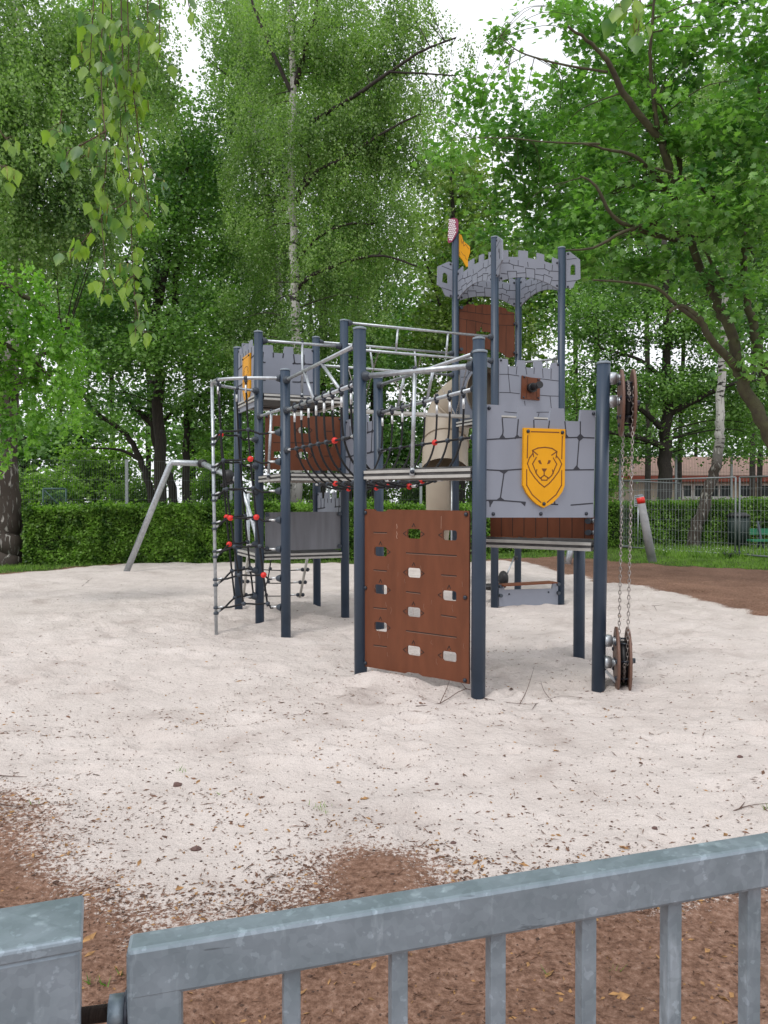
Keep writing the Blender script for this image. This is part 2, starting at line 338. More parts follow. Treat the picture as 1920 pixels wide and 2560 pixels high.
# ---------------------------------------------------------------- leaves
KITE = ([(0, 0, 0), (-.42, .42, .12), (0, 1, 0), (.42, .42, .12)], [(0, 1, 2), (0, 2, 3)])
BLADE = ([(-.06, 0, 0), (.06, 0, 0), (.0, 1, .15)], [(0, 1, 2)])
MAPLE = ([(0, 0, 0), (-.30, .05, .05), (-.52, .34, .02), (-.27, .42, .08), (-.36, .80, .0), (-.12, .66, .05), (0, 1.05, -.05), (.12, .66, .05), (.36, .80, 0), (.27, .42, .08), (.52, .34, .02), (.30, .05, .05), (0, .38, -.04)],
         [(12, i, i+1) for i in range(11)]+[(12, 11, 0)])
BIRCHL = ([(0, 0, 0), (-.22, .10, .03), (-.40, .33, .06), (-.32, .52, .05), (-.20, .70, .03), (0, 1.05, -.05), (.20, .70, .03), (.32, .52, .05), (.40, .33, .06), (.22, .10, .03), (0, .4, -.02)],
          [(10, i, i+1) for i in range(9)]+[(10, 9, 0)])
def leaves(name, P, size, axis, mats, parent=None, shape=KITE, loc=(0, 0, 0), mi=None):
    n = len(P); sv = np.array(shape[0], float); tf = np.array(shape[1]); org = np.array(root_loc(parent) if parent else loc)
    a = axis/np.linalg.norm(axis, axis=1, keepdims=True); q = RNG.normal(size=(n, 3))*.6+np.array([0, 0, 1.]); b = np.cross(a, q); b /= np.linalg.norm(b, axis=1, keepdims=True)+1e-9; c = np.cross(a, b)
    sz = np.asarray(size).reshape(-1, 1, 1)*np.ones((n, 1, 1))
    V = P[:, None, :]+sz*(b[:, None, :]*sv[None, :, 0:1]+a[:, None, :]*sv[None, :, 1:2]+c[:, None, :]*sv[None, :, 2:3])-org
    K = len(sv); F = (tf[None]+(np.arange(n)*K)[:, None, None]).reshape(-1, 3); m = len(F)
    me = bpy.data.meshes.new(name); me.vertices.add(n*K); me.vertices.foreach_set('co', V.ravel().astype(np.float32))
    me.loops.add(m*3); me.loops.foreach_set('vertex_index', F.ravel().astype(np.int32)); me.polygons.add(m)
    me.polygons.foreach_set('loop_start', np.arange(m, dtype=np.int32)*3); me.polygons.foreach_set('loop_total', np.full(m, 3, np.int32))
    for x in (mats if isinstance(mats, (list, tuple)) else [mats]): me.materials.append(x)
    if mi is not None: me.polygons.foreach_set('material_index', np.repeat(mi, len(tf)).astype(np.int32))
    me.update()
    o = bpy.data.objects.new(name, me); COL.objects.link(o)
    if parent: o.parent = parent
    else: o.location = org
    return o

# ================================================================ THE CASTLE CLIMBING FRAME (triangular + square module 1.06 m)
TH, MO = R(23.652), 1.06
def e_(a, l=MO): return Vector((l*math.cos(a), l*math.sin(a)))
G = {}; G['A'] = Vector((-.184, 6.163)); G['B'] = G['A']+e_(TH-R(60)); G['P9'] = G['A']+e_(TH); G['P14'] = G['B']+e_(TH); G['P15'] = G['P9']+e_(TH)
_n = TH+R(90); G['P3'] = G['A']+e_(_n, 2.076); G['P7'] = G['P9']+e_(_n, 2.076); G['P2'] = G['P3']+e_(_n); G['P5'] = G['P7']+e_(_n)
G['P1'] = G['P2']+e_(_n); G['P4'] = G['P5']+e_(_n); G['P10'] = G['P5']+e_(TH, 2.113); G['P11'] = G['P4']+e_(TH, 2.113)
G['P13'] = G['P10']+e_(TH); G['P12'] = G['P11']+e_(TH)
def p3(k, z): return Vector((G[k].x, G[k].y, z))
def Z(k, v): return CH+(YH-v)*G[k].y/FP
RAD = .051
CF = thing('castle_climbing_frame', 'large castle climbing frame of dark blue posts, grey stone-pattern panels and rope nets', 'climbing frame', (.3, 8.2, 0))
tops = {'A': (899, 820), 'B': (1200, 877), 'P9': (1197, 845), 'P14': (1509, 905), 'P15': None, 'P3': (713, 923), 'P7': (945, 943), 'P2': (646, 829), 'P5': (860, 801), 'P1': (594, 869), 'P4': (790, 843),
        'P10': (1237, 595), 'P11': (1138, 575), 'P13': (1404, 621), 'P12': None}
TOP = {}
for k, t in tops.items():
    if t: z = CH+(YH-t[1])*G[k].y/FP; tp = at(t[0], t[1], G[k].y); tp.z = z
    else: tp = p3(k, 1.62 if k == 'P15' else 4.88)
    TOP[k] = tp; b = p3(k, -.15)
    m = MM(); m.tube([b, tp-(tp-b).normalized()*.02], RAD, 28); po = m.build('post', MP, CF)
    c = MM(); q = tp-Vector((0, 0, .02)); c.tube([q, q+Vector((0, 0, .004)), q+Vector((0, 0, .016)), q+Vector((0, 0, .022)), q+Vector((0, 0, .026))], [RAD+.002, RAD+.003, RAD+.002, RAD*.75, RAD*.2], 28)
    c.build('post_cap', MPC, po)
def lerpz(k, z):                              # centre of a (slightly leaning) post at height z
    b = p3(k, 0); return b+(TOP[k]-b)*(z/TOP[k].z)

def collar(m, p, d, k=0, s=1.):
    m.cut(); d = d.normalized(); m.tube([p, p+d*.012*s, p+d*.05*s, p+d*.06*s], [.040*s, .042*s, .028*s, .020*s], 16, k)
def rail(k1, z1, k2, z2, r=.017, name='rail', bulge=None, struts=None):
    a, b = lerpz(k1, z1), lerpz(k2, z2); d = (b-a).normalized(); a2, b2 = a+d*RAD, b-d*RAD
    m = MM(); m.tube([a2, b2], r, 12); o = m.build(name, MZ, CF)
    c = MM(); collar(c, a2-d*.006, d, 0); collar(c, b2+d*.006, -d, 0); c.build('rail_collar', MCO, o); return o, a2, b2
def bolt(m, p, n, r=.014, k=0): m.cut(); n = Vector(n).normalized(); p = Vector(p); m.tube([p, p+n*.006, p+n*.012, p+n*.015], [r, r, r*.7, r*.25], 10, k)
def flatbar(a, b, wd=.035, th=.012, name='baluster'):
    a, b = Vector(a), Vector(b); m = MM(); d = b-a; side = e_(TH-R(60), 1).to_3d()
    m.tube([a, b-d.normalized()*.06], .0155, 10); m.tube([b-d.normalized()*.06, b-d.normalized()*.03, b], [.0155, .02, .02], 10)
    o = m.build(name, MZ, CF); q = MM(); f = Vector((0, -1, 0)); bolt(q, b-d.normalized()*.03+f*.012, f, .018); q.cut().ball(a+Vector((0, 0, .02)), .02); q.build('bolt', MBL, o); return o

# ---- decks
def deck(keys, z, inset=.0):
    P = [G[k] for k in keys]; c = sum((p for p in P), Vector((0, 0)))/len(P)
    m = MM(); pts = [Vector((p.x, p.y, z-.02))+((c-p).normalized()*.03).to_3d() for p in P]
    ar = sum(P[i].x*P[(i+1) % len(P)].y-P[(i+1) % len(P)].x*P[i].y for i in range(len(P)))
    if ar < 0: pts = pts[::-1]
    m.poly(pts, (0, 0, 1), .028, 0); o = m.build('deck', MDK, CF)
    for i in range(len(P)):
        a, b = P[i], P[(i+1) % len(P)]; d = (b-a).normalized(); a, b = a+d*RAD, b-d*RAD; n = Vector((d.y, -d.x)) if ar > 0 else Vector((-d.y, d.x))
        e = MM()
        for dz, hh, off, k in ((-.062, .022, .012, 0), (-.040, .018, .004, 1), (-.018, .022, .012, 0)):
            e.bar((a+n*off*.5).to_3d()+Vector((0, 0, z+dz)), (b+n*off*.5).to_3d()+Vector((0, 0, z+dz)), .03+off, hh, k)
        e.build('deck_edge', [MAL, MDK], o)
    return o
deck(['A', 'B', 'P9'], 1.655); deck(['P9', 'P14', 'P15'], 1.10); deck(['P3', 'P7', 'P5', 'P2'], 1.70); deck(['P2', 'P5', 'P4', 'P1'], 2.66)
deck(['P2', 'P5', 'P4', 'P1'], .80); deck(['P10', 'P13', 'P12', 'P11'], 2.55)
# weathered debris lying on the low deck
lt = MM()
for i in range(60):
    p = G['P9'].lerp(G['P14'], random.uniform(.08, .5))+Vector((random.uniform(.02, .12), random.uniform(.04, .2)))
    lt.box((p.x, p.y, 1.113), (random.uniform(.008, .02), random.uniform(-.01, .01), 0), (-.003, .005, 0), (0, 0, .003))
tag(lt.build('fallen_leaves', mat('dead_leaf', (.19, .06, .02), .8, 0, .4, 60), None, (.9, 6.6, 1.1)), 'reddish brown fallen leaves lying on the low wooden deck', 'leaves', kind='stuff')

# ---- stone pattern castle panel, measured on the front lion panel
LP = Pl(G['B'], G['P14'])
cast = [LP.m(c5(*p)) for p in [(140, 402), (278, 410), (287, 525), (432, 528), (445, 420), (573, 425), (583, 540), (718, 545), (735, 437), (853, 440), (862, 552), (995, 556), (1005, 452), (1140, 457), (1120, 1420), (130, 1420)]]
cst = [[LP.m(c5(*p)) for p in s] for s in [
    [(148, 720), (270, 712), (330, 712), (465, 700)], [(292, 530), (300, 640), (292, 712)], [(438, 540), (425, 690), (408, 710)], [(578, 545), (580, 610)], [(720, 552), (712, 615)], [(860, 558), (872, 690), (850, 705)],
    [(1000, 560), (1000, 690)], [(850, 703), (980, 700), (1125, 705)], [(990, 705), (970, 960), (955, 992)], [(848, 993), (1120, 990)], [(145, 990), (290, 998), (465, 985)], [(310, 1005), (275, 1250)],
    [(140, 1265), (270, 1265), (500, 1283)], [(180, 1270), (182, 1320)], [(500, 1285), (495, 1310)], [(915, 1308), (1113, 1292)], [(735, 1300), (795, 1303)], [(765, 1272), (770, 1300)]]]
ctr = [[LP.m(c5(*p)) for p in s] for s in [[(262, 712), (291, 668), (325, 712)], [(395, 710), (428, 672), (455, 702)], [(845, 703), (872, 670), (900, 703)], [(965, 700), (1000, 665), (1035, 700)], [(965, 702), (991, 735), (1030, 703)],
    [(930, 993), (965, 950), (1000, 991)], [(255, 997), (310, 1030), (355, 992)], [(235, 1264), (275, 1235), (320, 1268)], [(168, 1267), (182, 1320), (215, 1267)], [(455, 1280), (498, 1318), (506, 1284)]]]
S0 = sum(p[0] for p in cast)/len(cast); ZB = cast[-1][1]
shp = [LP.m(c5(*p)) for p in [(475, 615), (850, 628), (845, 1130), (825, 1185), (790, 1235), (735, 1290), (655, 1332), (595, 1300), (545, 1255), (500, 1198), (468, 1130)]]
shs = [[LP.m(c5(*p)) for p in s] for s in [[(540, 650), (792, 657)], [(510, 685), (505, 885)], [(822, 692), (817, 893)], [(500, 990), (500, 1130), (550, 1215), (628, 1283)], [(817, 998), (815, 1130), (765, 1215), (685, 1283)],
    [(553, 818), (600, 797), (665, 790), (730, 800), (773, 828)], [(558, 842), (525, 885), (507, 935), (530, 1000), (575, 1065), (615, 1110), (660, 1147), (705, 1112), (745, 1067), (790, 1005), (817, 940), (800, 905), (768, 865)],
    [(598, 857), (553, 818), (563, 875)], [(727, 860), (773, 828), (765, 885)], [(587, 880), (553, 938), (572, 985), (592, 1032), (622, 1068), (658, 1040), (700, 1068), (728, 1040), (752, 985), (772, 940), (740, 885)],
    [(582, 1020), (592, 990)], [(740, 1025), (733, 992)], [(658, 1005), (658, 1040)], [(630, 1060), (634, 1083), (682, 1085), (692, 1062)]]]
shf = [[LP.m(c5(*p)) for p in s] for s in [[(635, 980), (683, 980), (670, 1003), (658, 1012), (645, 1000)], [(602, 910), (622, 903), (637, 942), (615, 935)], [(718, 910), (699, 903), (684, 942), (706, 935)]]]
def castle(P, Q, z0, shield=False, side=1, name='castle_panel', zs=1., label=None):
    pl = Pl(P, Q); mid = pl.L/2; tr = lambda p: (mid+(p[0]-S0)*.99, z0+(p[1]-ZB)*zs)
    m = MM(); vs, fs = sheet(pl, [tr(p) for p in cast], th=.019); m.add(vs, fs, 0)
    off = .0095 if side > 0 else -.0107
    for s in cst: stroke(m, pl, [tr(p) for p in s], .0095 if P.y < 7 else .015, off, 1, .0012 if P.y < 7 else .003)
    for t in ctr: m.poly([pl.w(tr(p), off+(.0003*side)) for p in t], pl.n, .0012, 1)
    o = m.build(name, [MG, MGD], CF, bevel=0)
    if label: o['label'] = label
    q = MM(); nn = pl.n*side
    for a in [(173, 438), (1117, 487), (210, 1388), (641, 1387), (1053, 1385)]: bolt(q, pl.w(tr(LP.m(c5(*a))), .0095*side), nn)
    q.build('bolt', MBL, o)
    if shield:
        s_ = MM(); vs, fs = sheet(pl, [tr(p) for p in shp], th=.019, off=.0195*side); s_.add(vs, fs, 0)
        f0 = .029 if side > 0 else -.0302
        for s in shs: stroke(s_, pl, [tr(p) for p in s], .0080, f0)
        for t in shf: s_.poly([pl.w(tr(p), f0) for p in t], pl.n, .0014, 1)
        so_ = s_.build('lion_shield', [MY, MYD], o)
        q = MM()
        for a in [(512, 647), (822, 658), (655, 1297)]: bolt(q, pl.w(tr(LP.m(c5(*a))), .029*side), nn)
        q.build('shield_bolt', MBL, o)
    return o
castle(G['B'], G['P14'], ZB, True, 1)
castle(G['P1'], G['P2'], 2.53, True, 1)
castle(G['P1'], G['P4'], 2.63, False, 1)
castle(G['P5'], G['P7'], 1.62, False, 1, zs=.95)
castle(G['P4'], G['P5'], .83, False, 1, zs=.86)

# ---- brown climbing wall below the front deck
WP = Pl(G['A'], G['B']); cm = lambda x, y: WP.m(c7(x, y))
out = [cm(*p) for p in [(202, 207), (300, 209), (318, 228), (345, 232), (418, 232), (440, 212), (1243, 225), (1240, 1935), (1030, 1895), (900, 1872), (780, 1855), (740, 1830), (700, 1826), (640, 1815), (610, 1828), (200, 1758)]]
hs = [(695, 452, 'TLR'), (1050, 467, 'L'), (367, 627, 'TR'), (695, 837, 'TLR'), (368, 1000, 'TR'), (1045, 1063, 'TL'), (693, 1225, 'TLR'), (367, 1370, 'TR'), (693, 1607, 'TLR'), (1045, 1663, 'TL')]
holes = [rrect(*cm(x, y), .122, .073, .018) for x, y, _ in hs]
m = MM(); vs, fs = sheet(WP, out, holes, .019); m.add(vs, fs, 0)
for x, y, d in hs:
    cx, cz = cm(x, y)
    if 'T' in d: stroke(m, WP, [(cx-.013, cz+.052), (cx, cz+.077), (cx+.013, cz+.052)], .006, .0096)
    if 'L' in d: stroke(m, WP, [(cx-.068, cz+.016), (cx-.094, cz), (cx-.068, cz-.016)], .006, .0096)
    if 'R' in d: stroke(m, WP, [(cx+.068, cz+.016), (cx+.094, cz), (cx+.068, cz-.016)], .006, .0096)
for a, b in [((302, 437), (430, 442)), ((622, 640), (1118, 668)), ((302, 807), (427, 818)), ((970, 857), (1115, 868)), ((622, 1022), (758, 1038)), ((302, 1180), (428, 1192)), ((968, 1253), (1113, 1275)), ((622, 1407), (1115, 1472)), ((302, 1550), (428, 1565))]:
    stroke(m, WP, [cm(*a), cm(*b)], .0085, .0096)
    p, q = cm(*a), cm(*b); stroke(m, WP, [(p[0], p[1]-.006), (q[0], q[1]-.006)], .0025, .0097, 2)
MSC = mat('scratch', (.42, .26, .19), .8)
stroke(m, WP, [cm(*p) for p in [(527, 355), (532, 385), (529, 400)]], .0035, .0096, 3); stroke(m, WP, [cm(*p) for p in [(527, 430), (533, 455), (525, 480), (532, 498)]], .004, .0096, 3)
stroke(m, WP, [cm(968, 278), cm(966, 400)], .002, .0096, 3)
for i in range(22):
    x, y = random.uniform(300, 1200), random.uniform(700, 1700); stroke(m, WP, [cm(x, y), cm(x+random.uniform(-8, 8), y+30), cm(x+random.uniform(-6, 16), y+random.uniform(40, 70))], .0012, .0096, 2)
cw = m.build('climbing_wall', [MB, MBD, mat('groove_lip', (.30, .17, .12), .6), MSC], CF)
q = MM()
for a in [(220, 243), (1213, 260), (220, 985), (1205, 1080), (220, 1727), (1202, 1897)]: bolt(q, WP.w(cm(*a), .0095), WP.n, .016)
q.build('bolt', MBL, cw)

# ---- brown boarded panel behind the low deck
BP = Pl(G['P9'], G['P14'], -.13); m = MM()
bo = [(.06, 1.115), (.06, 1.30), (.97, 1.29), (.97, 1.115)]
vs, fs = sheet(BP, bo, th=.019); m.add(vs, fs, 0)
for i in range(1, 9): stroke(m, BP, [(.06+i*.105, 1.12), (.06+i*.105, 1.285)], .006, .0096)
bp_ = m.build('board_panel', [MB, MBD], CF); q = MM()
for x, z in ((.94, 1.255), (.94, 1.165)): q.cut().tube([BP.w((x, z), .01), BP.w((x, z), .05)], .022, 12, 0); q.tube([BP.w((x+.022, z), .0), BP.w((x+.045, z), .0)], .02, 12, 1)
q.build('panel_clamp', [MCO, MZ], bp_)

# ---- brown window panel and plain grey panel in the left tower
m = MM(); WQ = Pl(G['P2'], G['P5'], -.02); k1 = lambda x, y: WQ.m(c1(x, y))
out = [k1(*p) for p in [(632, 890), (1288, 908), (1290, 1372), (850, 1368), (630, 1356)]]
hh = [rrect(*k1(737, 1020), .09, .085, .012), rrect(*k1(962, 1023), .125, .07, .02), rrect(*k1(737, 1232), .09, .075, .012), rrect(*k1(962, 1240), .125, .085, .03), rrect(*k1(1190, 1152), .075, .035, .01)]
vs, fs = sheet(WQ, out, hh, .019); m.add(vs, fs, 0)
for s in [[(895, 1022), (912, 1005)], [(895, 1022), (912, 1040)], [(1018, 1005), (1035, 1022), (1018, 1040)], [(895, 1240), (912, 1222)], [(895, 1240), (912, 1258)], [(1018, 1222), (1037, 1240), (1018, 1258)], [(1140, 1030), (1215, 1032)], [(700, 1128), (1010, 1132)], [(1140, 1245), (1215, 1245)], [(1165, 1172), (1178, 1190), (1195, 1170)]]:
    stroke(m, WQ, [k1(*p) for p in s], .009, .0096)
o = m.build('window_panel', [MB, MBD], CF); q = MM()
for a in [(645, 905), (1272, 925), (645, 1342), (1272, 1355)]: bolt(q, WQ.w(k1(*a), .0095), WQ.n)
q.build('bolt', MBL, o)
m = MM(); k3 = lambda x, y: WQ.m(c3(x, y)); vs, fs = sheet(WQ, [k3(*p) for p in [(632, 280), (850, 276), (1283, 274), (1284, 594), (632, 612)]], th=.019); m.add(vs, fs, 0)
o = m.build('grey_board', mat('grey_board_streaked', (.17, .175, .195), .55, 0, .16, 6, .05, 200, stretch=(3, 3, .25)), CF); q = MM()
for a in [(645, 300), (1270, 292), (645, 590), (1270, 570)]: q.cut().tube([WQ.w(k3(*a), .01), WQ.w(k3(*a), .04)], .024, 12)
q.build('panel_clamp', MCO, o)

# ---- tall tower: arched battlements, ears, parapets, gate panel
T1 = Pl(G['P10'], G['P13']); k4 = lambda x, y: T1.m(c4(x, y))
def arch_outline():
    top = []; bot = []
    fr = [(0, .15, 1), (.15, .31, 0), (.31, .48, 1), (.48, .62, 0), (.62, .76, 1), (.76, .89, 0), (.89, 1, 1)]
    s0, s1 = .062, .998
    zt = lambda t: 4.665+.05*(1-(2*t-1)**2)
    for a, b, u in fr:
        for t in (a, b): top.append((s0+(s1-s0)*(t+(.008 if (t == a) == bool(u) else -.008) if 0 < t < 1 else t), zt(t)+(.045 if u else -.045)))
    for i in range(17):
        t = 1-i/16; bot.append((s0+(s1-s0)*t, 4.305+.105*(1-(2*t-1)**2)))
    return top+bot
ast = [[k4(*p) for p in s] for s in [[(695, 498), (760, 498), (800, 515), (895, 533)], [(765, 470), (763, 498)], [(845, 475), (845, 520)], [(800, 515), (803, 550)], [(930, 490), (935, 530)], [(1010, 550), (1085, 550), (1125, 570), (1208, 573)], [(1085, 508), (1085, 550)], [(1155, 515), (1150, 570)], [(1125, 570), (1122, 598)],
    [(748, 572), (830, 572), (835, 645)], [(748, 572), (758, 650)], [(912, 543), (995, 553), (995, 650)], [(912, 543), (918, 640)], [(1078, 600), (1152, 630), (1135, 685)], [(1078, 600), (1070, 660)], [(690, 590), (745, 597)], [(833, 590), (912, 585)], [(995, 598), (1072, 610)], [(1152, 655), (1208, 657)]]]
def arch(a, b, side):
    pl = Pl(G[a], G[b]); m = MM(); vs, fs = sheet(pl, arch_outline(), th=.019); m.add(vs, fs, 0)
    for s in ast:
        for o_ in (.0096, -.0108): stroke(m, pl, s, .0085, o_)
    o = m.build('battlement_arch', [MG, MGD], CF); q = MM()
    for s, z in ((.085, 4.66), (.085, 4.35), (.975, 4.66), (.975, 4.35)): bolt(q, pl.w((s, z), .0095*side), pl.n*side, .016)
    if side < 0:
        for s, z in ((.075, 4.62), (.075, 4.36), (.985, 4.62), (.985, 4.36)): q.cut().ball(pl.w((s, z), .03), .03)
    q.build('bolt', MBL, o)
arch('P11', 'P10', 1); arch('P10', 'P13', 1); arch('P11', 'P12', 1); arch('P12', 'P13', 1)
EA = Pl(G['P13'], G['P13']+e_(TH)); ke = lambda x, y: EA.m(c4(x, y))
ear = [ke(*p) for p in [(1278, 400), (1312, 395), (1404, 468), (1408, 640), (1368, 656), (1335, 725), (1278, 722)]]
eh = [ke(*p) for p in [(1316, 605), (1318, 530), (1330, 512), (1348, 508), (1362, 525), (1366, 605)]]
es = [[ke(*p) for p in s] for s in [[(1282, 467), (1370, 455)], [(1282, 665), (1365, 656)]]]
EZ = G['P13']
def earp(k, ang):
    pl = Pl(G[k], G[k]+e_(ang)); m = MM(); vs, fs = sheet(pl, ear, [eh], .019); m.add(vs, fs, 0)
    for s in es:
        for o_ in (.0096, -.0108): stroke(m, pl, s, .008, o_)
    o = m.build('corner_fin', [MG, MGD], CF); q = MM()
    for a in [(1295, 415), (1293, 712)]:
        for sd_ in (1, -1): bolt(q, pl.w(ke(*a), .0095*sd_), pl.n*sd_, .016)
    q.build('bolt', MBL, o)
earp('P13', TH); earp('P11', TH+math.pi); earp('P10', R(-81)); 
# parapet with brown scope plate
m = MM(); par = [k4(*p) for p in [(672, 1357), (752, 1362), (757, 1425), (830, 1432), (842, 1372), (908, 1375), (915, 1437), (985, 1445), (993, 1380), (1063, 1385), (1068, 1440), (1135, 1450), (1148, 1395), (1218, 1400)]]
s0, s1 = par[0][0], par[-1][0]; vs, fs = sheet(T1, par+[(s1, 2.50), (s0, 2.50)], th=.019); m.add(vs, fs, 0)
k5 = lambda x, y: T1.m(c5(x, y))
for s in [[(245, 130), (320, 130), (420, 145)], [(322, 60), (322, 130)], [(402, 60), (395, 130)], [(480, 65), (490, 130)], [(558, 70), (555, 125)], [(325, 135), (340, 295)], [(245, 293), (340, 295), (425, 305)], [(610, 170), (775, 190)], [(632, 80), (637, 160)], [(710, 80), (708, 170)], [(605, 318), (690, 325), (775, 327)],
    [(700, 330), (715, 465)], [(470, 370), (475, 410)], [(290, 468), (400, 478), (430, 478)], [(580, 472), (720, 470)], [(600, 480), (585, 535)], [(405, 480), (415, 520)], [(720, 475), (712, 540)]]:
    stroke(m, T1, [k5(*p) for p in s], .009, .0096)
o = m.build('castle_panel', [MG, MGD], CF); q = MM()
for a in [(690, 1375), (1203, 1412)]: bolt(q, T1.w(k4(*a), .0095), T1.n, .016)
q.build('bolt', MBL, o)
m = MM(); vs, fs = sheet(T1, [k5(*p) for p in [(442, 142), (520, 160), (606, 168), (600, 366), (510, 358), (435, 352)]], th=.016, off=.0185); m.add(vs, fs, 0)
stroke(m, T1, [k5(490, 165), k5(480, 345)], .006, .027); stroke(m, T1, [k5(580, 170), k5(568, 350)], .006, .027)
o = m.build('scope_plate', [MB, MBD], CF); q = MM()
for a in [(461, 156), (590, 181), (455, 338), (586, 345)]: bolt(q, T1.w(k5(*a), .0265), T1.n, .014)
q.build('bolt', MBL, o)
m = MM(); c = T1.w(k5(518, 255), .0265); m.tube([c, c+T1.n*.07], .062, 20)
ax = (T1.n*.95-T1.d*.10+Vector((0, 0, .06))).normalized(); m.tube([c+T1.n*.05, c+T1.n*.05+ax*.18], .042, 20); m.tube([c+T1.n*.05+ax*.17, c+T1.n*.05+ax*.20], [.047, .047], 20)
m.build('scope_tube', MBK, CF)
# left side parapet with opening onto the chain bridge, rear wall with the slide opening
RP = Pl(G['P11'], G['P12']); kr = lambda x, y: RP.m(c4(x, y))
def circ(cx, cz, r, n=28): return [(cx+r*math.cos(2*math.pi*i/n), cz+r*math.sin(2*math.pi*i/n)) for i in range(n)]
HC = (.53, 3.00)
top = [(.06, 3.36), (.2, 3.40), (.22, 3.44), (.34, 3.50), (.53, 3.52), (.72, 3.50), (.84, 3.44), (.86, 3.40), (1.0, 3.36)]
m = MM(); vs, fs = sheet(RP, top+[(1.0, 2.5), (.06, 2.5)], [circ(*HC, .375)], .019); m.add(vs, fs, 0)
stroke(m, RP, [(HC[0]+.42*math.cos(a), HC[1]+.42*math.sin(a)) for a in np.linspace(2.2, 3.6, 9)], .008, .0096)
for s in [[(.08, 3.2), (.17, 3.21)], [(.08, 2.9), (.12, 2.9)], [(.08, 2.6), (.3, 2.61)], [(.3, 2.61), (.29, 2.66)], [(.2, 3.25), (.2, 3.35)]]: stroke(m, RP, s, .008, .0096)
m.build('slide_wall', [MG, MGD], CF)
m = MM(); kb = lambda x, y: RP.m(c4(x, y))
out = [kb(*p) for p in [(318, 885), (350, 888), (385, 872), (440, 868), (463, 882), (520, 870), (602, 876), (625, 892), (690, 893), (738, 908), (748, 932), (812, 945), (815, 1338), (770, 1350), (740, 1343), (715, 1315), (660, 1290), (560, 1272), (450, 1288), (405, 1308), (378, 1318), (315, 1308)]]
cr = [kb(*p) for p in [(470, 1112), (500, 1112), (504, 1085), (514, 1065), (524, 1085), (526, 1115), (598, 1120), (598, 1146), (526, 1142), (522, 1170), (504, 1168), (500, 1138), (470, 1136)]]
vs, fs = sheet(RP, out, [cr], .019); m.add(vs, fs, 0)
for s in [[(318, 930), (440, 945), (560, 962), (640, 955), (812, 962)], [(318, 998), (460, 1022), (560, 1045), (640, 1056), (812, 1060)], [(382, 1008), (380, 1305)], [(465, 1025), (463, 1283)], [(525, 1040), (514, 1062)], [(385, 885), (386, 935)], [(463, 885), (464, 945)], [(522, 885), (520, 955)], [(602, 885), (604, 955)], [(690, 900), (690, 955)], [(745, 932), (743, 958)], [(738, 1062), (735, 1338)], [(672, 1058), (670, 1290)], [(598, 1150), (598, 1275)]]:
    stroke(m, RP, [kb(*p) for p in s], .007, .0096)
o = m.build('gate_panel', [MB, MBD], CF); q = MM()
for x, z in ((.07, 4.2), (.07, 3.6), (.99, 4.05), (.99, 3.62)): q.cut().tube([RP.w((x, z), .0), RP.w((x, z), .045)], .024, 12)
q.build('panel_clamp', MCO, o)
# slide
m = MM(); sp = [at(u, v, y) for u, v, y in [(1216, 968, 11.50), (1207, 975, 11.9), (1185, 985, 12.4), (1152, 1002, 12.8), (1126, 1035, 13.0), (1115, 1080, 12.95), (1113, 1130, 12.7), (1112, 1178, 12.5)]]
sp[0] = RP.w(HC, -.01); sp[1] = RP.w(HC, -.3)
def smooth(P, n=6):
    P = [Vector(p) for p in P]; o = []
    for i in range(len(P)-1):
        a, b, c, d = P[max(i-1, 0)], P[i], P[i+1], P[min(i+2, len(P)-1)]
        for j in range(n):
            t = j/n; o.append(.5*((2*b)+(c-a)*t+(2*a-5*b+4*c-d)*t*t+(3*b-a-3*c+d)*t**3))
    return o+[P[-1]]
q_ = smooth(sp, 5); m.tube(q_, [.372]*len(q_), 32, 0, False); sld = m.build('slide_tube', MCR, CF)
m = MM()
for i in (8, 18, 28): 
    t = (q_[i+1]-q_[i]).normalized(); m.tube([q_[i]-t*.015, q_[i]+t*.015], .392, 32, 0)
m.build('slide_flange', MCR, sld)
m = MM(); cp = smooth([at(u, v, y) for u, v, y in [(1096, 1190, 12.5), (1096, 1240, 12.5), (1096, 1290, 12.6), (1092, 1340, 12.9), (1086, 1375, 13.3)]], 4)
m.tube(cp, [.20]*len(cp), 20, 0, True); m.build('slide_chute', MCR, CF)
m = MM(); m.tube([at(1130, 1200, 12.4), at(1130, 1460, 12.4)], .022, 10); m.build('slide_leg', MZ, CF)
# tower details: curved rail at the back, small plate, ochre side board, step, digger seat
m = MM(); a, b = p3('P12', 3.48), p3('P13', 3.40); md = (a+b)/2+Vector((.22, .1, .02)); cu = smooth([a, a.lerp(md, .6), md, b.lerp(md, .6), b], 4); m.tube(cu, .017, 10)
for i in (3, 6, 9, 12): m.tube([cu[i], Vector((cu[i].x, cu[i].y, 2.55))], .012, 8)
m.build('rear_guard_rail', MZ, CF)
pl = Pl(G['P11'], G['P12'], -.05); m = MM(); m.poly([pl.w(p) for p in ((.74, 3.33), (.86, 3.33), (.86, 3.46), (.74, 3.46))], pl.n, .015); m.build('small_brown_plate', MB, CF)
m = MM(); a = at(1412, 960, 10.85); a.z = 2.62; m.box(a+Vector((.05, .45, .42)), (.012, .003, 0), (.10, .43, 0), (0, 0, .46)); m.build('side_board', mat('ochre_board', (.50, .34, .14), .5), CF)
st = Pl(G['P10'], G['P13']); m = MM(); ks = lambda x, y: st.m(c6(x, y))
vs, fs = sheet(st, [ks(*p) for p in [(240, 655), (265, 655), (288, 680), (290, 700), (718, 690), (722, 650), (742, 630), (775, 630), (775, 850), (240, 850)]], th=.019); m.add(vs, fs, 0); stp = m.build('step_riser', MG, CF)
q = MM()
for a in [(250, 670), (250, 752), (770, 648), (770, 728)]: q.cut().tube([st.w(ks(*a), .01), st.w(ks(*a), .045)], .024, 12)
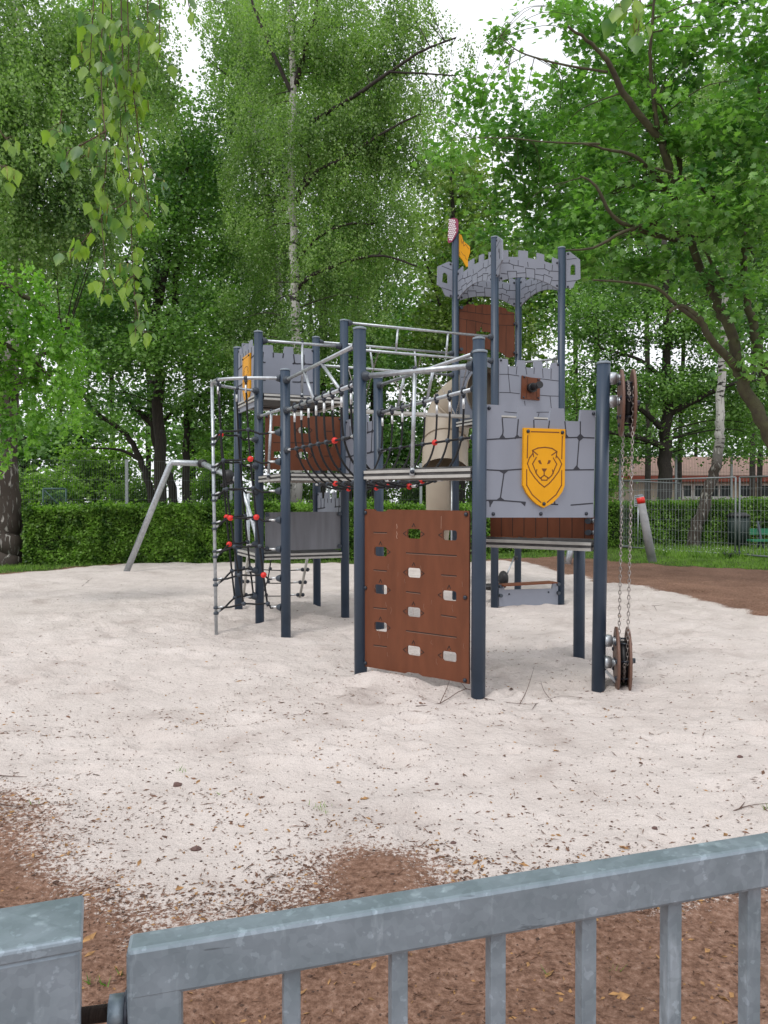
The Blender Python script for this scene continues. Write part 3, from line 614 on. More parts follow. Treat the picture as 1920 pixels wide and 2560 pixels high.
for a in [(331, 740), (685, 722)]: bolt(q, st.w(ks(*a), .01), st.n, .013)
q.build('panel_clamp', MCO, stp)
m = MM(); a, b = st.w((.08, .295), .0), st.w((.94, .30), .0); m.bar(a, b, .20, .02); m.build('step_board', MB, CF, bevel=.004)
dg_ = MM(); a = at(*c6(378, 415), 11.2); b = at(*c6(318, 552), 11.0); dg_.tube([a, b], .012, 8, 1); dg_.tube([a, a+Vector((.05, .02, 0))], .028, 12, 0)
ctr_ = at(*c6(282, 608), 10.95); dg_.ball(ctr_, .10, 0, (.75, 1, 1.25), 14); dg_.ball(ctr_+Vector((.01, -.06, .02)), .07, 0, (.8, .8, 1.3), 12)
c_ = at(*c6(175, 675), 10.9); dg_.ball(c_, .12, 0, (1.35, .8, .42), 14); dg_.tube([ctr_, c_+Vector((.05, 0, 0))], .03, 10, 0)
dg_.build('rubber_digger', [MBK, MZ], CF)
# flag boards on the tallest post
FB = Pl(G['P11'], G['P11']+e_(R(-28))); kf = lambda x, y: FB.m(c4(x, y)); m = MM()
out = [kf(*p) for p in [(243, 125), (262, 108), (290, 103), (318, 112), (326, 150), (322, 225), (302, 262), (282, 300), (262, 320), (238, 330), (230, 312), (234, 240)]]
vs, fs = sheet(FB, out, th=.02, off=.062); m.add(vs, fs, 0)
for r_ in range(11):
    for c_ in range(5):
        x = 246+c_*15+(r_ % 2)*7-r_*.9; y = 120+r_*17.5+c_*2.0
        if x > 304-(max(0, r_-7))*9 or x < 238: continue
        cx, cz = kf(x, y); m.poly([FB.w((cx+.0125*math.cos(R(60*i)), cz+.0125*math.sin(R(60*i))), .0721) for i in range(6)], FB.n, .0012, 1)
m.build('dotted_flag_plate', [MPK, MPW], CF)
FY = Pl(G['P11'], G['P11']+e_(R(14))); kf = lambda x, y: FY.m(c4(x, y)); m = MM()
vs, fs = sheet(FY, [kf(*p) for p in [(314, 235), (335, 245), (352, 298), (412, 350), (414, 400), (392, 470), (408, 525), (380, 532), (345, 470), (313, 432)]], th=.022, off=.0); m.add(vs, fs, 0)
for s in [[(333, 280), (340, 325), (352, 300), (356, 345), (372, 328), (400, 372)], [(330, 395), (352, 425), (366, 430), (372, 455), (385, 470)], [(318, 400), (322, 425)]]: stroke(m, FY, [kf(*p) for p in s], .006, .0112)
m.build('pennant_board', [MY, MYD], CF)

# ---- hand rails of the front deck, bridge and left tower
rail('A', Z('A', 942), 'B', Z('B', 914), .021)
a = WP.w((.51, 2.34), .0); flatbar(WP.w((.515, CH+(YH-928)*5.85/FP), .0), WP.w((.515, 1.60), .036))
def ladder_rail(k1, k2, zu, zl, n=7, t0=.06, t1=.94, struts=((.33, .40), (.52, .63)), clampy=True):
    o, a, b = rail(k1, zu, k2, zu, .017); o2, c, d = rail(k1, zl, k2, zl, .018)
    for s, t in struts:
        m = MM(); m.tube([a.lerp(b, s), c.lerp(d, t)], .0145, 10); m.build('rail_strut', MZ, o)
    cl = []
    if clampy:
        q = MM()
        for i in range(n):
            p = c.lerp(d, t0+(t1-t0)*i/(n-1)); cl.append(p); dd = (d-c).normalized()
            q.cut().tube([p-dd*.012, p+dd*.012], .026, 12); q.ball(p+Vector((0, 0, .028)), .020); q.ball(p-Vector((0, 0, .030)), .022)
        q.build('rope_clamp', MBL, o2)
    return cl
NL = ladder_rail('P3', 'A', 2.655, 2.345, 8, .14, .93, ((.30, .44), (.55, .80)))
NR = ladder_rail('P7', 'P9', 2.665, 2.365, 8, .03, .90, ((.30, .22), (.62, .55)))
rp_ = MM(); kn = MM(); slv = MM(); red = MM()
def sag(a, b, dz, n=8): return [a.lerp(b, i/n)-Vector((0, 0, dz*4*(i/n)*(1-i/n))) for i in range(n+1)]
def ringc(m, p, r=.030): m.cut(); m.tube([p-Vector((0, .018, 0)), p+Vector((0, .018, 0))], r, 10); m.ball(p, r*1.05, 0, (1, 1, 1), 8)
for i, (a, b) in enumerate(zip(NL, NR)):      # each rib hangs from one rail, runs under the walkway and up to the other
    a = a-Vector((0, 0, .05)); b = b-Vector((0, 0, .05)); c = (b-a)
    P = [a, a-Vector((0, 0, .14)), a+c*.02-Vector((0, 0, .36)), a+c*.10-Vector((0, 0, .56)), a+c*.27-Vector((0, 0, .72)), a+c*.5-Vector((0, 0, .77)), a+c*.73-Vector((0, 0, .72)), a+c*.9-Vector((0, 0, .56)), a+c*.98-Vector((0, 0, .36)), b-Vector((0, 0, .14)), b]
    rp_.tube(smooth(P, 4), .0098, 8)
    for q in (a, b): slv.cut().tube([q-Vector((0, 0, .01)), q-Vector((0, 0, .10))], .0115, 8)
    for t, (x, dz) in enumerate(((.02, .36), (.27, .72), (.5, .77), (.73, .72), (.98, .36))):
        p = a+c*x-Vector((0, 0, dz))
        if t in (1, 2, 3): (ringc(red, p, .026) if (i+t) % 3 == 0 else kn.cut().ball(p, .024))
        elif i == 5: ringc(red, p, .028)
        else: kn.cut().ball(p, .025)
for x, dz in ((.02, .36), (.27, .72), (.5, .77), (.73, .72), (.98, .36)):
    L0 = [a_+(b_-a_)*x-Vector((0, 0, dz+.05)) for a_, b_ in zip(NL, NR)]
    e0 = NL[0].lerp(NR[0], x); e1 = NL[-1].lerp(NR[-1], x)
    if x in (.02, .98):
        kk = ('P3', 'A') if x < .5 else ('P7', 'P9'); s0_ = lerpz(kk[0], L0[0].z); s1_ = lerpz(kk[1], L0[-1].z); dd = (s1_-s0_).normalized(); s0_ += dd*.05; s1_ -= dd*.05
        slv.cut().tube([s0_+dd*.05, s0_+dd*.13], .012, 8); slv.cut().tube([s1_-dd*.05, s1_-dd*.13], .012, 8)
        collar(kn, s0_, dd, 0, .9); collar(kn, s1_, -dd, 0, .9)
    else:
        dd = e_(_n, 1).to_3d(); s0_ = L0[0]+dd*.12; s1_ = L0[-1]-dd*.14
        slv.cut().tube([s0_, s0_-dd*.08], .012, 8); slv.cut().tube([s1_, s1_+dd*.08], .012, 8)
    rp_.tube([s0_]+L0+[s1_], .0105, 8)
bn = rp_.build('rope_bridge', MRO, CF); kn.build('knot', MCO, bn); slv.build('rope_sleeve', MWH, bn); red.build('red_connector', MRD, bn)
# left tower rails
o, a, b = rail('P2', Z('P2', 852), 'P5', Z('P5', 868)); mid = a.lerp(b, .5); flatbar(mid, Vector((mid.x, mid.y-.03, 2.62)))
o, a, b = rail('P2', Z('P2', 1042), 'P3', Z('P3', 1020)); mid = a.lerp(b, .5); flatbar(mid, Vector((mid.x-.03, mid.y-.03, 1.65)))
# overhead side ladders of the chain bridge
def side_ladder(k1, k2, zu, zl, ss):
    o, a, b = rail(k1, zu, k2, zu, .0165); o2, c, d = rail(k1, zl, k2, zl, .0165)
    for s, t in ss: m = MM(); m.tube([a.lerp(b, s), c.lerp(d, t)], .0145, 10); m.build('rail_strut', MZ, o)
    return (a, b, c, d)
SA = side_ladder('P5', 'P10', 3.57, 3.255, ((.33, .315), (.68, .665)))
SB = side_ladder('P4', 'P11', 3.535, 3.225, ((.36, .385), (.70, .715)))
def chain(m, a, b, ln=.028, wr=.0028, wd=.016, seg=8, ws=4):
    a, b = Vector(a), Vector(b); n = max(2, int((b-a).length/ln)); d = (b-a).normalized(); s1 = d.cross(Vector((.31, .9, .3))).normalized(); s2 = d.cross(s1)
    for i in range(n):
        c = a.lerp(b, (i+.5)/n); X = s1 if i % 2 else s2; Y = s2 if i % 2 else s1; vs = []; h = ln*.68
        for j in range(seg):
            q = 2*math.pi*j/seg; r_ = X*math.cos(q)*wd*.5+d*math.sin(q)*h; t = (X*math.cos(q)*1.0+d*math.sin(q)).normalized()
            for k in range(ws): w_ = 2*math.pi*k/ws; vs.append(c+r_+t*math.cos(w_)*wr+Y*math.sin(w_)*wr)
        m.add(vs, [[j*ws+k, j*ws+(k+1) % ws, ((j+1) % seg)*ws+(k+1) % ws, ((j+1) % seg)*ws+k] for j in range(seg) for k in range(ws)], 0, True)
PA, PB = p3('P5', 2.57), p3('P10', 2.57); PC, PD = p3('P4', 2.57), p3('P11', 2.57)
sw = MM(); l0, l1 = PA.lerp(PC, .5), PB.lerp(PD, .5); dd = (l1-l0).normalized(); sw.bar(l0+dd*.15, l1-dd*.12, .16, .035); swo = sw.build('swinging_beam', MAL, CF)
ch = MM()
for t in (.2, .52, .86):
    q = l0.lerp(l1, t); a = SA[2].lerp(SA[3], t-.03 if t > .3 else t); b = SB[2].lerp(SB[3], t); chain(ch, a, q, .03, .003); chain(ch, b, q, .03, .003)
ch.build('chain', MCH, swo)
# ---- corner climbing net on the left
pb = gr(541, 1582); pt = at(530, 968, pb.y); Zn = 2.68
m = MM(); m.tube([Vector((pb.x, pb.y, -.1)), Vector((pt.x, pt.y, Zn-.04))], .018, 12)
m.build('net_pole', MZ, CF)
top_ = Vector((pt.x, pt.y, Zn)); q3 = lerpz('P3', Zn); q2 = lerpz('P2', Zn); u3 = (top_-q3).normalized(); u2 = (top_-q2).normalized()
o3 = Vector((-.10, -.16, 0)); o2_ = Vector((-.14, .10, 0))
arc3 = smooth([q3+u3*RAD, q3.lerp(top_, .35)+o3*.6, q3.lerp(top_, .7)+o3*.75, top_+Vector((.02, -.03, 0)), top_-Vector((0, 0, .05))], 5)
arc2 = smooth([q2+u2*RAD, q2.lerp(top_, .4)+o2_*.4, q2.lerp(top_, .75)+o2_*.5, top_], 5)
ho = MM(); ho.tube(arc3, .018, 12); ho.tube(arc2, .016, 12); hoo = ho.build('net_hoop', MZ, CF); q = MM(); collar(q, q3+u3*.045, u3); collar(q, q2+u2*.045, u2); q.build('rail_collar', MCO, hoo)
rp_ = MM(); kn = MM(); slv = MM(); red = MM()
lev = [2.12-.302*i for i in range(7)]
verts3 = [arc3[6], arc3[12]]; verts2 = [arc2[5], arc2[10]]
foot3 = [Vector((-1.21, 8.16, .25)), Vector((-1.47, 8.22, .25))]; foot2 = [Vector((-1.50, 9.0, .25)), Vector((-1.67, 8.75, .25))]
for si, (vv, ff, qq, kk) in enumerate(((verts3, foot3, q3, 'P3'), (verts2, foot2, q2, 'P2'))):
    cols = []
    for a, f in zip(vv, ff):
        a = a-Vector((0, 0, .03)); kn.cut().ball(a+Vector((0, 0, .03)), .028); kn.ball(a, .02); slv.cut().tube([a-Vector((0, 0, .04)), a-Vector((0, 0, .12))], .012, 8)
        cc = [a.lerp(f, 0)]+[Vector((a.x+(f.x-a.x)*(1-(z-.25)/2.4)**1.5, a.y+(f.y-a.y)*(1-(z-.25)/2.4)**1.5, z)) for z in lev]; rp_.tube(smooth(cc, 3), .0105, 8); cols.append(cc[1:])
    pole = lambda z: Vector((pb.x+(pt.x-pb.x)*z/Zn, pb.y, z))
    for li, z in enumerate(lev):
        post = p3(kk, z); dpt = (cols[0][li]-post); dpt.z = 0; dpt.normalize(); s = post+dpt*.045; collar(kn, s, dpt, 0, 1.0)
        slv.cut().tube([s+dpt*.055, s+dpt*.13], .012, 8)
        pz = pole(z-(.04 if si == 0 else .10)); P = [s+dpt*.1, cols[0][li]+Vector((0, 0, .03)), cols[1][li]+Vector((0, 0, .02)), pz]
        rp_.tube(smooth([P[0], P[0].lerp(P[1], .5)-Vector((0, 0, .03)), P[1], P[1].lerp(P[2], .5)-Vector((0, 0, .006)), P[2], P[2].lerp(P[3], .5)-Vector((0, 0, .015)), P[3]], 2), .0105, 8)
        dl = (P[2]-pz).normalized(); slv.cut().tube([pz+dl*.03, pz+dl*.09], .012, 8); kn.cut().tube([pz-Vector((0, 0, .012)), pz+Vector((0, 0, .012))], .028, 12)
        for ci, p in enumerate((P[1], P[2])):
            if (si, li, ci) in ((0, 1, 0), (0, 3, 0), (0, 3, 1), (0, 5, 0), (1, 0, 1), (1, 3, 1), (1, 4, 1)): ringc(red, p, .030)
            else: kn.cut().ball(p, .026)
nn_ = rp_.build('corner_net', MRO, CF); kn.build('knot', MCO, nn_); slv.build('rope_sleeve', MWH, nn_); red.build('red_connector', MRD, nn_)
# ---- slanting rope ladder behind the left tower
m = MM(); a0, a1 = at(620, 1390, 10.5), at(608, 1505, 11.25); b0, b1 = at(768, 1396, 10.75), at(749, 1505, 11.25)
a1.z = b1.z = .0; m.tube([a0, a1], .02, 10); m.cut().tube([b0, b1], .02, 10); lo = m.build('ladder_pole', MAL, CF)
rp_ = MM(); kn = MM(); slv = MM()
for t in (.27, .58, .9):
    a, b = a0.lerp(a1, t), b0.lerp(b1, t); rp_.tube(sag(a, b, .02), .008, 6)
    for p in (a, b): kn.cut().ball(p-Vector((.035, 0, 0)), .03); kn.ball(p+Vector((.035, 0, 0)), .03)
    kn.cut().ball(a.lerp(b, .4), .026); d = (b-a).normalized(); slv.cut().tube([a+d*.06, a+d*.13], .012, 8); slv.cut().tube([b-d*.06, b-d*.13], .012, 8)
rp_.tube([a0.lerp(b0, .4)+Vector((0, 0, .05)), a0.lerp(b0, .4).lerp(a1.lerp(b1, .38), .5), a1.lerp(b1, .36)+Vector((0, 0, .1))], .009, 6)
ln_ = rp_.build('ladder_rope', MRO, CF); kn.build('knot', MBL, ln_); slv.build('rope_sleeve', MWH, ln_)
# ---- chain wheels on the right-hand post
na = Vector((math.cos(R(-12)), math.sin(R(-12)), 0)); chn = MM()
def wheelset(zc, u1, zb):
    base = lerpz('P14', zc); c0 = Vector((base.x, base.y, zc))+na*.155
    for zz in zb:
        m = MM(); p = lerpz('P14', zz)+na*.045; m.tube([p, p+na*.012, p+na*.05, p+na*.055], [.046, .048, .044, .030], 18); m.tube([p+na*.05, p+na*.115], .028, 14); m.tube([p+na*.058, p+na*.066], .034, 14)
        m.build('wheel_mount', MZ, CF)
    tt = Vector((-na.y, na.x, 0)); bl = MM()
    for k, off in enumerate((-.022, .062)):
        m = MM(); c = c0+na*off; m.tube([c-na*.010, c-na*.008, c+na*.008, c+na*.010], [.243, .252, .252, .243], 56); w_ = m.build('chain_wheel', MWB, CF)
    for i in range(7):
        a = R(51*i+20); p = c0+(tt*math.cos(a)+Vector((0, 0, 1))*math.sin(a))*.165; bolt(bl, p-na*.031, -na, .018); bolt(bl, p+na*.070, na, .018); bl.tube([p-na*.01, p+na*.08], .008, 8)
    bl.tube([c0-na*.04, c0+na*.115], .02, 12); bl.build('wheel_bolt', MBL, w_)
    hb = MM(); hb.tube([c0-na*.006, c0+na*.050], .15, 32); hb.build('wheel_hub', MBK, w_)
    return c0+na*.022, tt
wt, tt = wheelset(2.155, 1549, (2.345, 2.17)); wb, _ = wheelset(.20, 1540, (.345, .18))
for sg in (1, -1):
    # the two runs of the hanging chain
    chn.cut(); a = wt+tt*sg*.16; b = wb+tt*sg*.16; chain(chn, a+na*(.03 if sg < 0 else -.01)+Vector((0, 0, .1)), b+na*(.02 if sg < 0 else -.015), .030, .0034, .019)
for cc, s in ((wt, 1), (wb, -1)):
    pr = None; chn.cut()
    for i in range(13):
        a = math.pi*i/12; p = cc+tt*math.cos(a)*.165+Vector((0, 0, s*math.sin(a)*.165))
        if pr is not None: chain(chn, pr, p, .030, .0034, .019)
        pr = p
chn.build('hanging_chain', MCH, CF)
m = MM(); m.bar(lerpz('P14', .12)+na*.05, lerpz('P14', .12)+na*.16-Vector((0, 0, .12)), .03, .02); m.build('wheel_bracket', MZ, CF)
# ================================================================ THE PLACE AROUND IT
def UVD(lst): return [at(u, v, y) for u, v, y in lst]
# ---- foreground gate and its post
MGZ = mat('gate_galvanised', (.275, .325, .365), .42, .25, .30, 42, .04, 30, vor=True)
def galv():
    m = bpy.data.materials.new('weathered_galvanised'); m.use_nodes = True; t = m.node_tree; n = t.nodes; l = t.links; b = n['Principled BSDF']
    g = n.new('ShaderNodeNewGeometry'); b.inputs['Metallic'].default_value = .35; b.inputs['Roughness'].default_value = .42
    def tx(kind, sc, st=(1, 1, 1)):
        mp = n.new('ShaderNodeMapping'); mp.inputs['Scale'].default_value = st; l.new(g.outputs['Position'], mp.inputs[0]); x = n.new(kind); x.inputs['Scale'].default_value = sc; l.new(mp.outputs[0], x.inputs['Vector']); return x
    v = tx('ShaderNodeTexVoronoi', 105); nn = tx('ShaderNodeTexNoise', 16); nn.inputs['Detail'].default_value = 6; st = tx('ShaderNodeTexNoise', 30, (1, 1, .22)); st.inputs['Detail'].default_value = 4
    r1 = n.new('ShaderNodeValToRGB'); r1.color_ramp.elements[0].color = (.245, .295, .345, 1); r1.color_ramp.elements[1].color = (.305, .365, .425, 1); l.new(v.outputs['Color'], r1.inputs[0])
    r2 = n.new('ShaderNodeValToRGB'); r2.color_ramp.elements[0].position = .35; r2.color_ramp.elements[1].position = .66; r2.color_ramp.elements[0].color = (.84, .87, .86, 1); r2.color_ramp.elements[1].color = (1.08, 1.07, 1.06, 1); l.new(nn.outputs[0], r2.inputs[0])
    r3 = n.new('ShaderNodeValToRGB'); r3.color_ramp.elements[0].position = .60; r3.color_ramp.elements[1].position = .68; r3.color_ramp.elements[0].color = (1, 1, 1, 1); r3.color_ramp.elements[1].color = (1.45, 1.42, 1.40, 1); l.new(st.outputs[0], r3.inputs[0])
    def mul(a, c):
        x = n.new('ShaderNodeMix'); x.data_type = 'RGBA'; x.blend_type = 'MULTIPLY'; x.inputs[0].default_value = 1; l.new(a, x.inputs[6]); l.new(c, x.inputs[7]); return x.outputs[2]
    # green-grey patina and grime on faces that look up, plus fine dark scratches
    sx = n.new('ShaderNodeSeparateXYZ'); l.new(g.outputs['Normal'], sx.inputs[0]); pr = n.new('ShaderNodeValToRGB'); pr.color_ramp.elements[0].position = .75; pr.color_ramp.elements[1].position = .95
    pr.color_ramp.elements[0].color = (1, 1, 1, 1); pr.color_ramp.elements[1].color = (.66, .69, .66, 1); l.new(sx.outputs[2], pr.inputs[0])
    fl = tx('ShaderNodeTexNoise', 55); fl.inputs['Detail'].default_value = 8; fr = n.new('ShaderNodeValToRGB'); fr.color_ramp.elements[0].position = .62; fr.color_ramp.elements[1].position = .645; fr.color_ramp.elements[0].color = (1, 1, 1, 1); fr.color_ramp.elements[1].color = (1.28, 1.28, 1.28, 1); l.new(fl.outputs[0], fr.inputs[0])
    sc = tx('ShaderNodeTexNoise', 60, (.12, 1, 2.2)); sc.inputs['Detail'].default_value = 8; sr = n.new('ShaderNodeValToRGB'); sr.color_ramp.elements[0].position = .27; sr.color_ramp.elements[1].position = .31; sr.color_ramp.elements[0].color = (.6, .6, .6, 1); sr.color_ramp.elements[1].color = (1, 1, 1, 1); l.new(sc.outputs[0], sr.inputs[0])
    l.new(mul(mul(mul(mul(mul(r1.outputs[0], r2.outputs[0]), r3.outputs[0]), pr.outputs[0]), fr.outputs[0]), sr.outputs[0]), b.inputs['Base Color'])
    rr = n.new('ShaderNodeMapRange'); rr.inputs[3].default_value = .30; rr.inputs[4].default_value = .62; l.new(nn.outputs[0], rr.inputs[0]); l.new(rr.outputs[0], b.inputs['Roughness'])
    bp = n.new('ShaderNodeBump'); bp.inputs['Distance'].default_value = .002; bp.inputs['Strength'].default_value = .5; l.new(nn.outputs[0], bp.inputs['Height']); l.new(bp.outputs[0], b.inputs['Normal'])
    return m
MGV = galv()
ga = at(315, 2379, .886); gb = at(1920, 2115, 1.068)          # front top edge of the rail
gd = (gb-ga).normalized(); gn = Vector((gd.y, -gd.x, 0)).normalized(); gu = gn.cross(gd).normalized()
if gu.z < 0: gu = -gu
gb2 = ga+gd*2.1
GT = thing('gate', 'galvanised steel gate with upright square bars closing the foreground', 'gate', (ga.x+1, ga.y+.15, 0))
RH, RD = .060, .040
m = MM(); m.box((ga+gb2)/2-gu*RH/2-gn*RD/2, (gb2-ga)/2, gn*RD/2, gu*RH/2); m.build('top_rail', MGV, GT, bevel=.005)
m = MM(); q = ga+gd*.031; m.box(Vector((q.x, q.y, (q.z-.004)/2+.03))-gn*(RD/2+.0), Vector((gd.x, gd.y, 0)).normalized()*.031, gn*(RD/2-.0004), (0, 0, (q.z-.004)/2-.03)); m.build('stile', MGV, GT, bevel=.004)
m = MM(); e0 = Vector((ga.x, ga.y, .13)); e1 = Vector((gb2.x, gb2.y, .13)); m.bar(e0-gn*RD/2+gd*.06, e1-gn*RD/2, RD-.004, .05); m.build('bottom_rail', MGV, GT, bevel=.004)
us = [728, 995, 1239, 1464.5, 1676.5, 1873.5]; ts = []
for u in us:                                  # where each bar's sight line meets the rail's underside line
    r = ray(u, 2350); o_ = ga-gn*RD/2; k = (o_.y*r.x-o_.x*r.y)/(gd.x*r.y-gd.y*r.x); ts.append(k)
step = (ts[-1]-ts[0])/5; ts += [ts[-1]+step*i for i in (1, 2, 3, 4)]
hd = Vector((gd.x, gd.y, 0)).normalized()
for k in ts:
    p = ga+gd*k-gn*RD/2; zt = p.z-RH+.002
    m = MM(); m.box((p.x, p.y, (zt+.15)/2), hd*.0105, gn*.0105, (0, 0, (zt-.15)/2)); m.build('bar', MGV, GT, bevel=.0015)
    # weld bead
    m = MM(); m.box((p.x, p.y, zt-.001), hd*.0125, gn*.0125, (0, 0, .0022)); m.build('weld', MGV, GT, bevel=.001)
hp = at(245, 2535, .90); m = MM(); m.tube([hp-hd*.08, hp+hd*.06], .0095, 16)
hb = m.build('hinge_bolt', mat('rusty_thread', (.055, .036, .028), .6, .5, .4, 200, .8, 900, stretch=(3, .2, .2)), GT)
m = MM(); m.tube([hp+hd*.012, hp+hd*.030], .0185, 6); m.build('hinge_nut', MGV, GT)
m = MM(); m.tube([hp+hd*.030, hp+hd*.034], .022, 16); m.build('hinge_washer', MBL, GT)
ca = at(206, 2350, .84); px = Vector((math.cos(R(20)), math.sin(R(20)), 0)); gn0 = gn; gn = Vector((px.y, -px.x, 0)); w2 = .050
cc_ = ca-px*w2-gn*w2; cc_.z = 0; ct = ca.z
GP = thing('gate_post', 'square galvanised gate post with a welded flat cap, cut off at lower left', 'post', cc_)
m = MM(); m.box((cc_.x, cc_.y, (ct-.012)/2), px*(w2-.003), gn*(w2-.003), (0, 0, (ct-.012)/2)); m.build('post_tube', MGV, GP, bevel=.005)
m = MM(); c_ = Vector((cc_.x, cc_.y, 0)); a = [c_+px*sx*w2+gn*sy*w2 for sx, sy in ((-1, 1), (1, 1), (1, -1), (-1, -1))]
tp = [c_+px*sx*w2*.97+gn*sy*w2*.97 for sx, sy in ((-1, 1), (1, 1), (1, -1), (-1, -1))]
m.add([Vector((p.x, p.y, ct-.013)) for p in a]+[Vector((p.x, p.y, ct-.002)) for p in a]+[Vector((p.x, p.y, ct+.003)) for p in tp]+[Vector((c_.x, c_.y, ct+.006))],
      [[i, (i+1) % 4, 4+(i+1) % 4, 4+i] for i in range(4)]+[[4+i, 4+(i+1) % 4, 8+(i+1) % 4, 8+i] for i in range(4)]+[[8+i, 8+(i+1) % 4, 12] for i in range(4)]+[[3, 2, 1, 0]]); m.build('post_cap', MGV, GP, bevel=.0025)

gn = gn0
# ---- swing frame, left, and leaning posts, right
SW = thing('swing_frame', 'bent galvanised tube frame standing behind the climbing net by the hedge', 'play frame', gr(312, 1427))
b0 = gr(312, 1427); b0.z = -.1; t0_ = at(427, 1158, 15.9); t1_ = at(507, 1159, 15.9)
m = MM(); m.tube([b0, t0_.lerp(b0, .02), t0_+Vector((.03, 0, .015)), t1_], .062, 16); sw_ = m.build('frame_tube', MZ, SW)
m = MM(); t2 = at(565, 1187, 14.6); m.tube([t1_, t2, at(596, 1200, 14.2)], .058, 14); m.build('cross_tube', MZ, SW)
m = MM(); m.tube([t1_-Vector((.06, 0, 0)), t1_+Vector((.06, -.03, 0))], .085, 18); m.build('tube_collar', MBK, SW)
m = MM(); m.tube([at(600, 1205, 14.2), at(618, 1260, 14.0), at(640, 1335, 13.8), at(652, 1440, 13.6)], .036, 14); m.build('frame_leg', MZ, SW)
m = MM(); m.tube([at(620, 1230, 15.2), at(621, 1440, 15.2)], .035, 12); m.build('upright_tube', MZ, SW)
m = MM(); m.ball(at(571, 1190, 14.3), .11, 0, (1.1, 1, 1.1), 12); m.tube([at(552, 1214, 14.3), at(598, 1200, 14.3)], .03, 10, 0); m.build('pivot_housing', MBK, SW)
MLP = mat('grey_painted_pipe', (.30, .30, .31), .6, .1, .15, 9)
b = gr(1634, 1406); LPp = thing('leaning_post', 'leaning grey steel post with red tape round its top, by the brown soil', 'post', b)
tpp = at(1600, 1240, b.y); m = MM(); m.tube([b-Vector((0, 0, .15)), tpp], [.105, .085], 20); m.build('post_tube', MLP, LPp)
m = MM(); d = (tpp-b).normalized(); m.tube([tpp-d*.17, tpp-d*.03], [.090, .089], 20); m.build('red_tape', MRD, LPp); m = MM(); m.tube([tpp, tpp+d*.03], [.087, .05], 20); m.build('post_cap', MPC, LPp)
b = gr(1416, 1412); LP2 = thing('pipe_stub', 'pale galvanised leg leaning behind the tower posts on the soil edge', 'post', b)
m = MM(); m.tube([b-Vector((0, 0, .12)), at(1426, 1376, b.y+.1), at(1444, 1310, b.y+.2)], .075, 14); m.build('tube', MZ, LP2)
q = MM(); q.tube([at(1444, 1312, b.y+.2), at(1445, 1306, b.y+.2)], .085, 14); q.build('tube_cap', MCO, LP2)

# ---- rigid mesh fence behind the hedge
MFN = mat('fence_wire', (.10, .12, .11), .5, .4); MFP = mat('fence_post', (.34, .37, .38), .5, .4, .1, 10)
def mesh_fence(p, q, zt, name, label, npost, zb=.0, pitch=.055, wire=.0022, rows=(.0, .2, .4, .6, .8, 1.)):
    T = thing(name, label, 'fence', (p.x, p.y, 0)); d = (q-p); d.z = 0; Ln = d.length; d.normalize()
    for i in range(npost-1):
        m = MM(); a = p+d*(Ln*i/(npost-1)); b_ = p+d*(Ln*(i+1)/(npost-1)); n_ = int((b_-a).length/pitch)
        for j in range(n_+1):
            c = a.lerp(b_, j/n_); m.box((c.x, c.y, (zt+zb)/2), (wire, 0, 0), (0, wire, 0), (0, 0, (zt-zb)/2))
        for r_ in rows: z = zb+(zt-zb)*r_-.004; m.bar((a.x, a.y, z), (b_.x, b_.y, z), wire*2.6, wire*3.)
        m.build('wire_panel', MFN, T)
    for i in range(npost):
        a = p+d*(Ln*i/(npost-1)); m = MM(); m.box((a.x, a.y-.03, (zt+.03)/2), (.035, 0, 0), (0, .025, 0), (0, 0, (zt+.03)/2)); m.build('fence_post', MFP, T)
    return T
fa, fb = at(40, 1250, 18.9), at(1052, 1250, 21.5)
mesh_fence(fa, fb, 2.42, 'mesh_fence', 'tall wire mesh fence running behind the left hedge', 5, 0)
fa, fb = at(1120, 1250, 26.5), at(2100, 1250, 27.5)
mesh_fence(fa, fb, 3.02, 'mesh_fence', 'tall wire mesh fence behind the right hedge in front of the beige building', 8, 0)
m_ = thing('ball_court_frame', 'small dark green lattice gate frame among bushes beyond the left fence', 'gate', at(120, 1262, 24))
m = MM()
for x0, x1 in ((108, 108), (165, 165)): m.tube([at(x0, 1290, 24), at(x1, 1222, 24)], .03, 8)
m.tube([at(108, 1222, 24), at(165, 1222, 24)], .03, 8); m.tube([at(108, 1222, 24), at(150, 1265, 24)], .02, 8); m.build('frame', mat('green_frame', (.06, .12, .11), .6), m_)
m = MM()
for i in range(14): m.tube([at(108+i*4.2, 1285, 24), at(108+i*4.2, 1222, 24)], .005, 4)
m.build('lattice', mat('green_lattice', (.06, .14, .12), .6), m_)

# ---- temporary construction fence
MCF = mat('site_fence_tube', (.24, .26, .27), .6, .3, .1, 20)
MWI = mat('site_wire', (.30, .32, .33), .5, .4)
def site_panel(p, q, label, zt=2.0):
    T = thing('site_fence_panel', label, 'fence', (p.x, p.y, 0), 'temporary site fence panels'); d = q-p; d.z = 0; Ln = d.length; d.normalize()
    m = MM(); P = [Vector((p.x, p.y, .08)), Vector((p.x, p.y, zt)), Vector((q.x, q.y, zt)), Vector((q.x, q.y, .08)), Vector((p.x, p.y, .08))]
    for a, b_ in zip(P[:-1], P[1:]): m.tube([a, b_], .021, 10)
    m.build('frame', MCF, T); m = MM(); n_ = int(Ln/.10)
    for j in range(1, n_):
        c = p+d*(Ln*j/n_); m.box((c.x, c.y, zt/2+.04), (.0027, 0, 0), (0, .0027, 0), (0, 0, zt/2-.04))
    for j in range(1, 7): z = .08+(zt-.08)*j/7; m.bar((p.x, p.y, z), (q.x, q.y, z), .006, .006)
    m.build('wire_infill', MWI, T); return T
s1, s2 = gr(1553, 1376), gr(1838, 1397); s1.z = s2.z = 0
